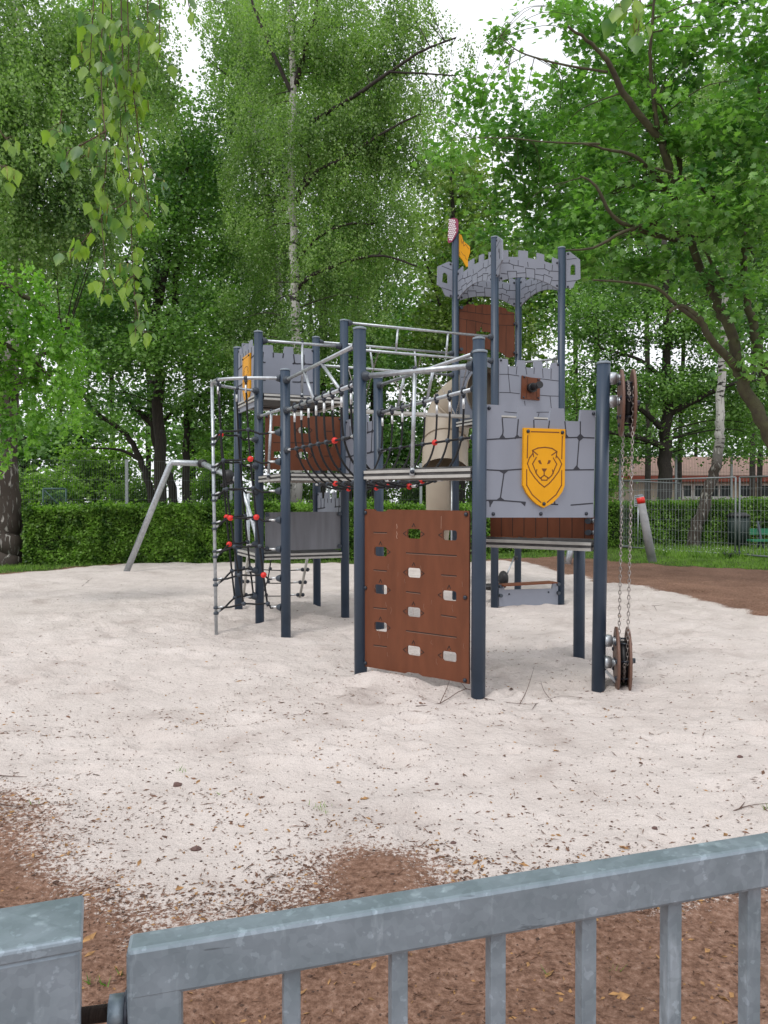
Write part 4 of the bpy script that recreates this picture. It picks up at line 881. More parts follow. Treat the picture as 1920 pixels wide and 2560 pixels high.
k_ = 1.47/1.414; s1 = Vector((s1.x*1.02, s1.y*1.02, 0)); s2 = Vector((s2.x*1.02, s2.y*1.02, 0))
site_panel(s1, s2, 'galvanised site fence panel right of the hanging chain, seen whole')
s3 = s2+(s2-s1).normalized()*3.5+Vector((.05, -.3, 0)); site_panel(s2+Vector((.1, 0, 0)), s3, 'galvanised site fence panel cut off by the right edge, in front of the green bench')
s0_ = gr(1700, 1358); site_panel(s1+Vector((0, .08, 0)), Vector((s0_.x, s0_.y, 0)), 'galvanised site fence panel angled back to the hedge behind the leaning post')
b = (s2+Vector((.05, 0, 0))); T = thing('fence_foot', 'dark rubber foot block under the joint of two site fence panels', 'fence foot', (b.x, b.y, 0))
m = MM(); m.box((b.x, b.y, .055), (.36, 0, 0), (0, .12, 0), (0, 0, .055)); m.build('block', MBK, T, bevel=.02); m = MM(); m.tube([b+Vector((-.05, 0, .1)), b+Vector((-.05, 0, .16))], .03, 10); m.tube([b+Vector((.05, 0, .1)), b+Vector((.05, 0, .16))], .03, 10); m.build('socket', MCO, T)
# sign, bin, bench
p = at(1596, 1252, 22.6); T = thing('notice_board', 'small grey notice sign standing by the hedge behind the red-taped post', 'sign', (p.x, p.y, 0))
m = MM(); m.box((p.x, p.y, p.z), (.13, 0, 0), (0, .006, 0), (0, 0, .165)); bd = m.build('board', mat('sign_grey', (.42, .43, .44), .5), T)
m = MM()
for i, (wd, x) in enumerate(((.09, -.02), (.06, -.05), (.10, 0), (.08, -.02), (.09, -.01), (.05, -.05))): m.box((p.x+x, p.y-.0085, p.z+.12-i*.05), (wd, 0, 0), (0, .0015, 0), (0, 0, .009))
m.build('lettering', MGD, bd); m = MM(); m.tube([(p.x, p.y+.03, 0), (p.x, p.y+.03, p.z)], .02, 8); m.build('sign_pole', MZ, T)
MGB = mat('green_bench', (.02, .17, .085), .5, 0, .15, 8)
p = gr(1960, 1380); T = thing('park_bench', 'green slatted park bench beyond the site fence at the right edge', 'bench', p)
m = MM(); m.box(at(1960, 1329, p.y), (.95, 0, 0), (0, .02, 0), (0, 0, .085)); m.build('backrest', MGB, T)
m = MM(); m.box(at(1960, 1351, p.y-.3), (.95, 0, 0), (0, .17, 0), (0, 0, .025)); m.build('seat', MGB, T)
for x in (1895, 2025):
    m = MM(); c = at(x, 1365, p.y); m.tube([(c.x, c.y-.4, 0), (c.x, c.y-.15, .42), (c.x, c.y+.03, .85)], .03, 8); m.tube([(c.x, c.y+.05, 0), (c.x, c.y-.1, .42)], .03, 8); m.build('leg', MCO, T)
p = gr(1845, 1374); T = thing('litter_bin', 'dark green litter bin half hidden against the hedge beside the bench', 'bin', p)
m = MM(); m.tube([p+Vector((0, 0, .12)), p+Vector((0, 0, .95))], [.27, .30], 18); m.build('bin_body', mat('bin_green', (.006, .02, .017), .6), T); m = MM(); m.tube([p+Vector((0, 0, .95)), p+Vector((0, 0, 1.0)), p+Vector((0, 0, 1.08))], [.32, .32, .2], 18); m.build('bin_lid', MBK, T)
m = MM(); m.tube([p+Vector((0, .32, 0)), p+Vector((0, .32, 1.0))], .03, 8); m.build('bin_post', MZ, T)

# ---- school building
BY = 46.; K = BY/FP
p = at(1900, 1250, BY); T = thing('school_building', 'low beige building with red eaves and a window band behind the right trees', 'building', (p.x, BY, 0))
MW = mat('beige_render', (.66, .55, .40), .8, 0, .06, 1.5); MRF = mat('pink_roof_tiles', (.50, .31, .25), .8, 0, .12, 3, .2, 20); MEV = mat('red_eave', (.40, .085, .05), .6, 0, .1, 4); MWF = mat('white_frame', (.82, .82, .80), .5); MGL = mat('dark_glass', (.02, .03, .035), .3, 0, spec=.2)
X0, X1 = at(1528, 1250, BY).x, at(2500, 1250, BY).x
zt = at(960, 1206, BY).z; m = MM(); m.box(((X0+X1)/2, BY+4, zt/2), ((X1-X0)/2, 0, 0), (0, 4, 0), (0, 0, zt/2)); m.build('wall', MW, T)
m = MM(); z0 = zt; z1 = at(960, 1192, BY).z; m.box(((X0+X1)/2, BY+3.3, (z0+z1)/2+.03), ((X1-X0)/2+.6, 0, 0), (0, 4.3, 0), (0, 0, (z1-z0)/2)); m.build('eave', MEV, T)
m = MM(); zr = at(960, 1130, BY).z; m.add([(X0-.4, BY-1, z1+.05), (X1, BY-1, z1+.05), (X1, BY+5, zr), (X0+1, BY+5, zr), (X0-.4, BY+8, z1+.05), (X1, BY+8, z1+.05)], [[0, 1, 2, 3], [3, 2, 5, 4], [0, 3, 4]]); m.build('roof', MRF, T)
def win(u0, u1, pan):
    a, b = at(u0, 1250, BY).x, at(u1, 1250, BY).x; z0, z1 = at(0, 1243, BY).z, at(0, 1212, BY).z; c = (a+b)/2; h = (b-a)/2; f = MM()
    for x in [a+(b-a)*i/pan for i in range(pan+1)]: f.box((x, BY-.03, (z0+z1)/2), (.045, 0, 0), (0, .05, 0), (0, 0, (z1-z0)/2))
    for z in (z0, z1): f.box((c, BY-.035, z), (h+.05, 0, 0), (0, .05, 0), (0, 0, .05))
    wf = f.build('window', MWF, T); g = MM(); g.box((c, BY-.012, (z0+z1)/2), (h, 0, 0), (0, .008, 0), (0, 0, (z1-z0)/2)); g.build('pane', MGL, wf)
    s = MM(); s.box((c, BY-.08, z0-.09), (h+.1, 0, 0), (0, .09, 0), (0, 0, .035)); s.build('sill', MWF, wf)
win(1706, 1728, 1); win(1734, 1828, 3); win(1848, 1884, 1); win(1898, 1990, 3); win(2020, 2110, 3); win(1600, 1640, 1) if False else None
p = at(1600, 1250, 54); T = thing('far_building', 'distant dark red roofed building glimpsed left of the school behind the fence', 'building', (p.x, 54, 0))
m = MM(); a, b = at(1420, 1250, 54), at(1650, 1250, 54); zz = at(0, 1206, 54).z; m.box(((a.x+b.x)/2, 58, zz/2), ((b.x-a.x)/2, 0, 0), (0, 4, 0), (0, 0, zz/2)); m.build('wall', MW, T)
m = MM(); m.add([(a.x-.5, 53, zz), (b.x+.5, 53, zz), (b.x, 58, zz+1.2), (a.x, 58, zz+1.2), (a.x-.5, 63, zz), (b.x+.5, 63, zz)], [[0, 1, 2, 3], [3, 2, 5, 4]]); m.build('roof', mat('dark_red_roof', (.18, .06, .04), .8), T)

# ---- hedges
F_HEDGE = foliage('hedge_leaf', (.028, .080, .010), (.215, .37, .055), .35, .4, 2.5)
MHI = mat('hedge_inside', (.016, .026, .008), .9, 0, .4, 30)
def hedge(p, q, ht, dp, label, n, size=.066):
    T = thing('hedge', label, 'hedge', (p.x, p.y, 0)); d = (q-p); d.z = 0; Ln = d.length; d.normalize(); nn = Vector((d.y, -d.x, 0)); z0 = 0
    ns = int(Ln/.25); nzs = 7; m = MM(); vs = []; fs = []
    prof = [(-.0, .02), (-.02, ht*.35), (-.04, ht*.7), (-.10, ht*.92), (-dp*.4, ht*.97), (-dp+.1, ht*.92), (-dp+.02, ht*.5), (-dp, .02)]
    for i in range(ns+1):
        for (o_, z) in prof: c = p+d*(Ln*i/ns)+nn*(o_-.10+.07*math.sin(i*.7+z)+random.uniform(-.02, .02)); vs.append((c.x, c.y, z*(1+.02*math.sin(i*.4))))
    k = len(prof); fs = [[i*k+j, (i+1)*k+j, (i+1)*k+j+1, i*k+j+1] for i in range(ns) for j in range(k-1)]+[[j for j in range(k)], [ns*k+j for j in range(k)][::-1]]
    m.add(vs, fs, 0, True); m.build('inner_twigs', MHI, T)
    t = RNG.uniform(0, Ln, n); s = RNG.uniform(0, 1, n); top = s > .72
    zz = np.where(top, ht*(.93+.11*vnoise(t*.8, t*0, 5)), RNG.uniform(.03, ht, n)); lump = .13*(vnoise(t*1.7, zz*2.2, 6)-.5)+.05*(vnoise(t*6, zz*6, 4)-.5)
    off = np.where(top, -RNG.uniform(-.0, dp*.9, n), .02+lump-RNG.uniform(0, .12, n)); zz = zz+np.where(top, RNG.normal(0, .035, n)+np.abs(RNG.normal(0, .03, n))+np.where(RNG.uniform(0, 1, n) < .05, RNG.uniform(0, .14, n), 0), 0)
    P = np.array(p)[None]*[1, 1, 0]+np.array(d)[None]*t[:, None]+np.array(nn)[None]*off[:, None]; P[:, 2] = zz
    ax = np.array(nn)[None]*RNG.uniform(.1, .9, (n, 1))+RNG.normal(0, .55, (n, 3)); ax[:, 2] -= .35*(~top)
    ax[:, 2] += .5*top; leaves('leaves', P, size*RNG.uniform(.7, 1.35, n), ax, F_HEDGE, T)
hedge(at(58, 1300, 17.0), at(1075, 1300, 18.6), 1.24, 1.0, 'long clipped green hedge behind the climbing frame, left of the tower', 60000)
hedge(at(1080, 1300, 19.6), at(1500, 1300, 22.5), 1.28, 1.0, 'clipped green hedge between the tower and the hanging chains', 18000)
hedge(at(1490, 1300, 23.2), at(2150, 1300, 22.8), 1.34, 1.1, 'green hedge behind the site fence at the right', 36000, .058)

# ---- trees
F_BIRCH = foliage('birch_leaf', (.080, .155, .036), (.27, .40, .115), .40, .45, .7)
F_BIRCHD = foliage('birch_leaf_deep', (.075, .150, .038), (.26, .39, .115), .40, .45, .6)
F_MAPLE = foliage('maple_leaf', (.040, .115, .024), (.20, .36, .075), .28, .42, .6)
F_MAPLEN = foliage('near_maple_leaf', (.060, .165, .034), (.22, .41, .085), .38, .38, 1.1)
F_MAPLER = foliage('rusty_maple_leaf', (.06, .125, .025), (.23, .32, .075), .35, .45, .9)
F_ELM = foliage('bright_leaf', (.055, .160, .014), (.22, .42, .055), .42, .38, 1.4)
F_FAR = foliage('far_leaf', (.045, .115, .025), (.18, .33, .07), .35, .5, .5)
F_BUSH = foliage('bush_leaf', (.075, .15, .020), (.22, .36, .06), .45, .45, .9)
MBB1 = birch_bark('birch_bark', 1.6); MBB0 = birch_bark('old_birch_bark', 4.6)
MBK2 = mat('dark_bark', (.032, .026, .021), .9, 0, .4, 12, .8, 40, stretch=(3, 3, .5)); MBK3 = mat('mossy_bark', (.048, .038, .026), .9, 0, .4, 9, .8, 45, col2=(.085, .088, .040))
def foliage_mesh(name, blobs, leaf, mt, T, cov=2.6, style='clump', crad=.45, shape=KITE):
    PP = []; AX = []; SZ = []; CL = []
    for bl in blobs:
        u, v, D, ru, rv = bl[:5]; cv = cov*(bl[5] if len(bl) > 5 else 1)
        c = np.array(at(u, v, D)); rx, rz = ru*D/FP, rv*D/FP; ry = max(.5, min((rx+rz)*.5, 2.6))
        n = int(cv*2.1*math.pi*rx*rz/(leaf*leaf*.36)); per = 42 if style == 'clump' else 34; nc = max(4, n//per)
        dv = RNG.normal(size=(nc, 3)); dv /= np.linalg.norm(dv, axis=1, keepdims=True); rr = RNG.uniform(.15, 1, nc)**.45
        C = c+dv*rr[:, None]*np.array([rx, ry, rz]); CL.append(C); ii = np.repeat(np.arange(nc), per)
        if style == 'clump':
            cr = crad*RNG.uniform(.5, 1.3, nc); o = RNG.normal(size=(len(ii), 3))*np.array([1, 1, .55])*cr[ii][:, None]*.62
            P = C[ii]+o; A = o*np.array([1, 1, .4])/(cr[ii][:, None]+1e-6)+RNG.normal(size=(len(ii), 3))*.55+np.array([0, 0, -.25])
        elif style == 'strand':
            ln = crad*RNG.uniform(.8, 2.6, nc); t = RNG.uniform(0, 1, len(ii)); lean = RNG.normal(size=(nc, 3))*.18
            o = RNG.normal(size=(len(ii), 3))*np.array([.16, .16, .08])*crad*1.1*(1.15-t)[:, None]
            P = C[ii]+o+lean[ii]*(t*ln[ii])[:, None]; P[:, 2] -= t*ln[ii]-ln[ii]*.35; A = RNG.normal(size=(len(ii), 3))*.6+np.array([0, 0, -.8])
        PP.append(P); AX.append(A); SZ.append(leaf*RNG.uniform(.65, 1.35, len(ii)))
    P = np.concatenate(PP); A = np.concatenate(AX); s = np.concatenate(SZ)
    ok = P[:, 2] > .05; leaves(name, P[ok], s[ok], A[ok], mt, T, shape); return np.concatenate(CL)
def tree(name, label, base, limbs, blobs, leaf, mt, bark, cov=2.6, style='clump', crad=.45, shape=KITE, nbr=40, group='trees round the playground', seg=12, brr=.028):
    """limbs: list of ([(u,v,D)...], r_start, r_end); base gives the ground point"""
    T = thing(name, label, 'tree', (base.x, base.y, 0), group); m = MM(); nodes = []
    for pts, ra, rb in limbs:
        P = smooth([p if isinstance(p, Vector) else at(*p) for p in pts], 5); n = len(P)
        P = [p+Vector((random.uniform(-1, 1), random.uniform(-1, 1), 0))*.25*ra for p in P]
        rs = [ra+(rb-ra)*(i/(n-1))**.9 for i in range(n)]; m.tube(P, rs, seg, 0 if pts is limbs[0][0] else 1); nodes += [(p, r) for p, r in zip(P, rs)]
    C = foliage_mesh('crown', blobs, leaf, mt, T, cov, style, crad, shape)
    if len(nodes) and nbr:
        NP = np.array([list(p) for p, _ in nodes]); sel = RNG.choice(len(C), min(nbr, len(C)), replace=False)
        for i in sel:
            c = C[i]; d = np.linalg.norm(NP-c, axis=1)+np.where(NP[:, 2] > c[2]+.2, 3., 0)+np.where(NP[:, 2] < 1.6, 4, 0); j = int(d.argmin())
            if d[j] > 9: continue
            a = Vector(NP[j]); b_ = Vector(c); L_ = (b_-a).length; md = a.lerp(b_, .5)+Vector((random.uniform(-.1, .1), random.uniform(-.1, .1), .10))*L_
            r0 = min(nodes[j][1]*.6, brr*(.5+L_*.22)); m.tube(smooth([a, md, b_], 4), [max(.004, r0*(1-k/9)) for k in range(9)], 6, 1)
    m.build('trunk', [bark, MBK2 if 'birch' in name else bark], T); return T
V3 = lambda x, y, z: Vector((x, y, z))
gb_ = lambda u, v: gr(u, v)-Vector((0, 0, .1))
# 1 old birch at the left edge
b = gr(18, 1412); D1 = b.y
tree('birch_tree', 'old birch with a thick furrowed dark trunk at the left edge of the sand', b,
     [([V3(b.x-.05, D1, -.2), V3(b.x-.02, D1, .25), (14, 1300, D1), (18, 1150, D1), (30, 900, D1), (45, 600, D1), (52, 300, D1), (45, 60, D1), (38, -200, D1)], .36, .07), ([(20, 1010, D1), (90, 900, D1-.5), (160, 860, D1-.8)], .10, .03), ([(35, 520, D1), (120, 420, D1-.3), (200, 330, D1-.6)], .06, .02), ([(30, 620, D1), (70, 500, D1), (150, 400, D1+.5)], .05, .02)],
     [(60, 60, 15, 130, 120), (60, 250, 15, 140, 120), (90, 420, 15, 140, 120), (200, 150, 16, 110, 120), (210, 330, 16, 120, 120), (150, 540, 15.5, 150, 100), (270, 480, 16, 90, 110, .8), (40, 640, 15, 110, 90), (340, 90, 16.5, 110, 110, .8), (-40, 380, 14.5, 110, 300), (380, 250, 17, 70, 90, .5)], .062, F_BIRCHD, MBB0, 1.75, 'strand', .5, nbr=60)
# 2 bright drooping tree, left
b = V3(-6.9, 10.2, 0)
tree('hornbeam_tree', 'bright green tree with drooping leafy boughs reaching in from the left edge', b,
     [([V3(-6.9, 10.2, -.1), V3(-6.8, 10.2, 2.2), V3(-6.7, 10.2, 5), V3(-6.5, 10.2, 7)], .15, .05), ([V3(-6.8, 10.2, 3.9), (-60, 700, 9.9), (60, 740, 10), (160, 800, 10.1)], .07, .015), ([V3(-6.8, 10.2, 3.0), (-60, 860, 9.8), (50, 880, 10), (150, 960, 10)], .06, .012)],
     [(30, 750, 10, 100, 75), (110, 850, 10, 100, 70), (20, 900, 10, 90, 80), (140, 960, 10.1, 75, 60), (50, 1040, 10, 75, 65), (195, 1045, 10.2, 35, 40, .8), (-60, 800, 9.8, 90, 200), (20, 1120, 10, 40, 30, .7), (200, 900, 10.3, 40, 40, .6)], .062, F_ELM, MBK3, 1.45, 'strand', .22, nbr=30, brr=.012)
# 3 dark maple, mid left
tree('maple_tree', 'dark trunked maple rising behind the hedge left of the climbing frame', at(400, 1262, 23),
     [([V3(at(405, 1250, 23).x, 23, -.1), (400, 1100, 23), (395, 900, 23), (396, 780, 23), (392, 690, 23), (372, 560, 23.5), (350, 430, 24)], .20, .06), ([(396, 760, 23), (420, 640, 23), (445, 520, 23), (470, 400, 23)], .14, .04), ([(395, 820, 23), (350, 720, 22.6), (310, 640, 22)], .09, .03), ([(437, 760, 24), (442, 650, 24), (450, 560, 24)], .12, .05)],
     [(440, 330, 23, 105, 100), (480, 450, 23, 90, 90), (400, 560, 23, 110, 90), (520, 610, 23, 90, 90), (330, 620, 22, 90, 100), (280, 740, 22, 120, 80), (430, 830, 22, 110, 70), (540, 780, 22.5, 80, 80), (200, 800, 22, 110, 80), (310, 880, 21.5, 120, 60), (460, 930, 22, 110, 60), (200, 940, 22, 80, 60), (560, 520, 24, 70, 80), (330, 230, 24, 80, 90), (480, 690, 24, 100, 80)], .105, F_MAPLE, MBK2, 1.35, 'clump', .55, nbr=70)
# 4 multi-stemmed dark tree
tree('field_maple_tree', 'multi-stemmed dark tree spreading low branches behind the fence, left', at(440, 1262, 25),
     [([V3(at(385, 1250, 25).x, 25, -.1), (375, 1230, 25), (350, 1150, 25), (315, 1085, 25), (240, 1030, 25), (190, 960, 25)], .14, .05), ([V3(at(440, 1250, 25).x, 25, -.1), (432, 1220, 25), (400, 1150, 25), (380, 1050, 25), (385, 940, 25)], .16, .08), ([V3(at(465, 1250, 25).x, 25, -.1), (466, 1180, 25), (466, 1050, 25), (470, 900, 25)], .15, .08), ([(385, 1100, 25), (420, 1040, 25), (480, 1000, 25)], .10, .03), ([(350, 1150, 25), (300, 1125, 25), (220, 1120, 25)], .07, .02), ([(380, 1060, 25), (330, 1010, 25), (290, 940, 25)], .1, .03)],
     [(430, 1010, 25, 120, 50), (310, 1000, 25, 110, 45), (540, 1030, 25, 80, 60), (240, 1060, 24.5, 80, 30, .7), (560, 930, 25, 90, 70), (500, 1100, 25, 60, 30, .6), (620, 980, 26, 70, 70)], .105, F_MAPLE, MBK2, 1.3, 'clump', .5, nbr=60)
# 5 main birch
b5 = at(744, 1300, 20.5); b5.z = 0
tree('birch_tree', 'tall white-trunked birch in the middle, behind the climbing frame', b5,
     [([V3(b5.x, 20.5, -.1), (743, 1250, 20.5), (742, 1100, 20.5), (740, 900, 20.5), (738, 740, 20.5), (733, 560, 20.5), (728, 400, 20.5), (732, 250, 20.5), (730, 100, 20.5), (722, -60, 20.5), (720, -200, 20.5)], .155, .06),
      ([(740, 505, 20.5), (762, 450, 20.3), (778, 405, 20.2), (760, 372, 20.2)], .07, .03), ([(745, 500, 20.5), (790, 430, 20), (860, 395, 19.8), (960, 330, 19.5), (1050, 285, 19.5)], .06, .02), ([(738, 215, 20.5), (762, 130, 20.3), (785, 50, 20.2), (800, -40, 20)], .08, .04),
      ([(735, 240, 20.5), (690, 150, 20.5), (650, 60, 20.5), (620, -30, 20.5)], .06, .025), ([(742, 650, 20.5), (800, 590, 20.2), (870, 560, 20), (930, 560, 20)], .05, .02), ([(895, 235, 19.5), (990, 170, 19.3), (1060, 125, 19.2), (1140, 95, 19.2)], .05, .02), ([(740, 330, 20.5), (820, 280, 20), (895, 235, 19.5)], .06, .045), ([(975, 180, 19.3), (1080, 185, 19.2), (1140, 190, 19.2)], .028, .012), ([(775, 690, 20), (880, 650, 20), (960, 640, 19.8), (1040, 665, 19.7)], .05, .02), ([(744, 720, 20.5), (775, 690, 20)], .055, .05)],
     [(730, 60, 21.9, 180, 90, .9), (870, 60, 20.6, 160, 90, .9), (1000, 50, 20.6, 90, 70, .7), (740, 200, 21.9, 160, 90, .85), (900, 200, 20.6, 120, 90), (1060, 190, 20.6, 60, 70, .35), (680, 340, 21.9, 130, 80), (820, 330, 20.6, 170, 90), (970, 330, 20.6, 110, 80, .8), (1080, 260, 20.6, 60, 60, .4), (650, 440, 21.9, 110, 80), (860, 430, 20.6, 170, 80), (1000, 420, 20.6, 90, 70, .8),
      (650, 560, 21.9, 110, 80), (830, 540, 20.6, 140, 70), (950, 560, 20.6, 100, 70, .9), (690, 660, 21.9, 110, 70), (860, 660, 20.6, 140, 70), (990, 640, 20.6, 90, 60, .8), (630, 780, 21.9, 90, 75), (780, 790, 21.9, 110, 75), (900, 760, 20.6, 90, 60, .7), (640, 870, 21.9, 90, 60), (760, 880, 21.9, 100, 60), (730, 640, 19.6, 60, 30, .35), (735, 480, 19.6, 60, 30, .3), (730, 330, 19.6, 80, 60, .5), (740, 60, 19.6, 90, 80, .55), (735, 870, 19.6, 60, 50, .8), (740, 800, 19.6, 40, 30, .5), (950, 130, 20, 90, 60, .9), (1050, 50, 20, 60, 60, .7), (1010, 250, 20, 80, 60, .8), (1140, 150, 19.5, 60, 90, .22), (1090, 330, 19.5, 50, 60, .5), (1010, 520, 20, 80, 60, .8), (900, 320, 20, 90, 60)], .062, F_BIRCH, MBB1, 1.3, 'strand', .55, nbr=110, brr=.022)
# 6 second, leaning birch
b6 = at(735, 1290, 24); b6.z = 0
tree('birch_tree', 'slimmer birch leaning left, just behind the tall middle birch', b6,
     [([V3(b6.x, 24, -.1), (715, 1100, 24), (703, 900, 24), (695, 690, 24), (676, 560, 24), (655, 450, 24), (636, 350, 24), (625, 250, 24), (615, 200, 24), (600, 90, 24), (588, -60, 24)], .17, .05), ([(618, 210, 24), (624, 140, 24), (632, 30, 24)], .06, .03), ([(640, 250, 24), (570, 190, 24), (520, 150, 24)], .04, .015)],
     [(580, 60, 24, 100, 100, .9), (590, 220, 24, 90, 90, .9), (545, 330, 24, 70, 80, .7), (530, 430, 24, 60, 60, .7), (680, 120, 24, 80, 100, .7), (630, 650, 24, 70, 90, .7)], .07, F_BIRCHD, MBB1, 1.15, 'strand', .55, nbr=30, brr=.02)
# 7 background maples, centre
tree('maple_tree', 'broad maple standing behind the flag and tower, centre right', at(1150, 1262, 31), [([V3(at(1150, 1250, 31).x, 31, -.1), (1150, 1100, 31), (1146, 900, 31), (1140, 700, 31), (1130, 500, 31), (1130, 350, 31)], .2, .06), ([(1146, 860, 31), (1100, 760, 31), (1060, 640, 31)], .1, .03), ([(1146, 800, 31), (1200, 700, 31), (1240, 600, 31)], .1, .03)],
     [(1130, 430, 31, 90, 80, .9), (1200, 520, 31, 90, 80, .9), (1070, 560, 31, 80, 60, .7), (1150, 640, 31, 120, 80), (1250, 700, 31, 110, 90), (1080, 740, 31, 100, 70), (1200, 820, 31, 130, 80), (1060, 860, 31, 110, 70), (1290, 900, 31, 110, 80), (1140, 950, 31, 120, 70), (1350, 1000, 30, 90, 70), (1220, 1040, 31, 110, 60)], .17, F_MAPLER, MBK2, 1.2, 'clump', .75, nbr=60)
tree('lime_tree', 'dark leafy tree with several stems between the middle birch and the tower', at(820, 1262, 29), [([V3(at(800, 1250, 29).x, 29, -.1), (800, 1100, 29), (805, 900, 29), (806, 760, 29), (815, 690, 29), (830, 560, 29)], .24, .08), ([V3(at(870, 1250, 29).x, 29, -.1), (872, 1000, 29), (880, 820, 29), (900, 700, 29)], .16, .05), ([V3(at(930, 1250, 29).x, 29, -.1), (932, 1000, 29), (935, 820, 29)], .12, .04)],
     [(840, 640, 29, 120, 80, .8), (960, 720, 29, 90, 70, .8), (900, 840, 29, 110, 70, .9), (780, 960, 29, 110, 70, .8), (950, 950, 29, 120, 70), (860, 1060, 29, 120, 70), (1020, 1050, 29, 100, 60), (680, 1040, 29, 100, 70, .8), (720, 900, 29, 110, 70, .7)], .16, F_MAPLE, MBK2, 1.25, 'clump', .7, nbr=70)
# 8 big near maple, right
b8 = V3(6.6, 12.2, 0)
tree('maple_tree', 'large near maple with lobed leaves overhanging the right half of the playground', b8,
     [([V3(6.75, 12.2, -.1), V3(6.6, 12.2, .8), (1975, 1200, 12), (1925, 1090, 12), (1872, 985, 12), (1846, 915, 12), (1812, 800, 12), (1790, 750, 12), (1735, 620, 12), (1700, 500, 12), (1690, 380, 11.8), (1640, 240, 11.5)], 0.1400, 0.0300),
      ([(1846, 925, 12), (1775, 845, 11.7), (1750, 800, 11.6), (1705, 765, 11.5), (1672, 782, 11.4)], 0.0680, 0.0225), ([(1750, 805, 11.6), (1700, 770, 11.5), (1640, 720, 11.4), (1560, 705, 11.2), (1480, 700, 11)], 0.0360, 0.0112),
      ([V3(6.9, 12.1, 1.0), (1955, 1000, 12), (1905, 900, 12), (1880, 800, 12), (1866, 740, 12), (1860, 600, 12), (1880, 420, 12), (1900, 200, 12)], 0.0960, 0.0300), ([(1880, 620, 12), (1820, 535, 11.7), (1760, 475, 11.5), (1690, 438, 11.3), (1640, 420, 11.2)], 0.0560, 0.0150), ([(1866, 735, 12), (1800, 690, 11.8), (1730, 560, 11.6)], 0.0400, 0.0150),
      ([(1735, 610, 12), (1650, 560, 11.5), (1560, 580, 11.2), (1480, 620, 11), (1410, 625, 11)], 0.0440, 0.0090), ([(1657, 355, 11.5), (1570, 250, 11.2), (1525, 165, 11), (1480, 110, 10.9), (1418, 65, 10.8)], 0.0600, 0.0150), ([(1690, 480, 11.8), (1657, 355, 11.5)], 0.0640, 0.0562), ([(1642, 325, 11.4), (1630, 200, 11.2), (1627, 110, 11), (1640, -40, 10.8)], 0.0400, 0.0150),
      ([(1700, 520, 12), (1600, 400, 11.4), (1520, 375, 11.2), (1460, 360, 11)], 0.0360, 0.0105), ([(1690, 600, 12), (1550, 555, 11.2), (1490, 465, 11), (1450, 440, 11)], 0.0400, 0.0112), ([(1500, 360, 11), (1370, 355, 11.2), (1270, 345, 11.4), (1180, 345, 11.6)], 0.0160, 0.0060), ([(1520, 180, 11), (1400, 160, 11.2), (1300, 130, 11.5), (1250, 90, 11.7)], 0.0200, 0.0060)],
     [(1810, 840, 12.6, 60, 60, .6), (1265, 80, 13.3, 45, 60, .7), (1215, 240, 13.3, 80, 70, .8), (1310, 330, 12.8, 100, 75), (1180, 320, 13.3, 60, 50, .7), (1120, 350, 13.3, 40, 40, .5), (1480, 50, 12.3, 110, 70, .8), (1400, 30, 12.8, 50, 40, .6), (1480, 220, 12.3, 110, 90, .9), (1640, 90, 11.8, 120, 110), (1840, 110, 11.3, 130, 130), (1640, 290, 11.8, 140, 100), (1830, 340, 11.3, 120, 120), (1420, 430, 13.2, 130, 90), (1560, 500, 12.3, 130, 90), (1730, 530, 11.3, 130, 90), (1890, 560, 11.3, 80, 110),
      (1290, 470, 13.2, 100, 70), (1370, 590, 13.2, 120, 55), (1520, 640, 12.3, 130, 60), (1680, 690, 12.3, 120, 60), (1250, 570, 13.2, 70, 40, .8), (1850, 740, 11.8, 90, 90, .8), (1440, 700, 13.2, 90, 35, .7), (1900, 900, 11.8, 50, 70, .6), (1960, 300, 10.8, 100, 300)], 0.100, F_MAPLEN, MBK3, 1.15, 'clump', .30, MAPLE, nbr=130, brr=.014)
# 9 dark hornbeam, right
tree('hornbeam_tree', 'dark hornbeam with layered horizontal branches behind the right hedge', at(1660, 1262, 26.), [([V3(at(1662, 1250, 26).x, 26, -.1), (1661, 1200, 26), (1664, 1100, 26), (1668, 1000, 26), (1670, 900, 26), (1668, 760, 26), (1660, 600, 26)], .27, .08), ([(1666, 1120, 26), (1600, 1095, 25.5), (1520, 1080, 25), (1440, 1075, 25)], .12, .03), ([(1666, 1080, 26), (1610, 1030, 25.5), (1560, 1000, 25)], .12, .04), ([(1667, 1040, 26), (1740, 1000, 25.5), (1830, 960, 25), (1900, 950, 25)], .12, .03), ([(1670, 960, 26), (1600, 900, 25.5), (1500, 870, 25)], .09, .03)],
     [(1480, 800, 25.5, 100, 70), (1630, 810, 26, 130, 80), (1790, 830, 26, 120, 80), (1900, 760, 26, 80, 80), (1480, 930, 25.5, 90, 70), (1610, 960, 25.5, 120, 55), (1760, 960, 26, 110, 60), (1870, 1000, 26, 90, 60), (1500, 1050, 25.5, 80, 40), (1880, 1090, 26, 70, 40, .9), (1590, 1090, 26, 70, 28, .7), (1770, 1080, 26.5, 60, 35, .8), (1560, 700, 27, 120, 80), (1740, 700, 27, 120, 80), (1440, 1120, 26, 60, 40, .6), (1700, 1130, 27, 80, 22, .7), (1850, 1140, 27, 70, 24, .7), (1560, 1130, 27, 60, 24, .7)], .105, F_MAPLE, MBK2, 1.5, 'clump', .55, nbr=80)
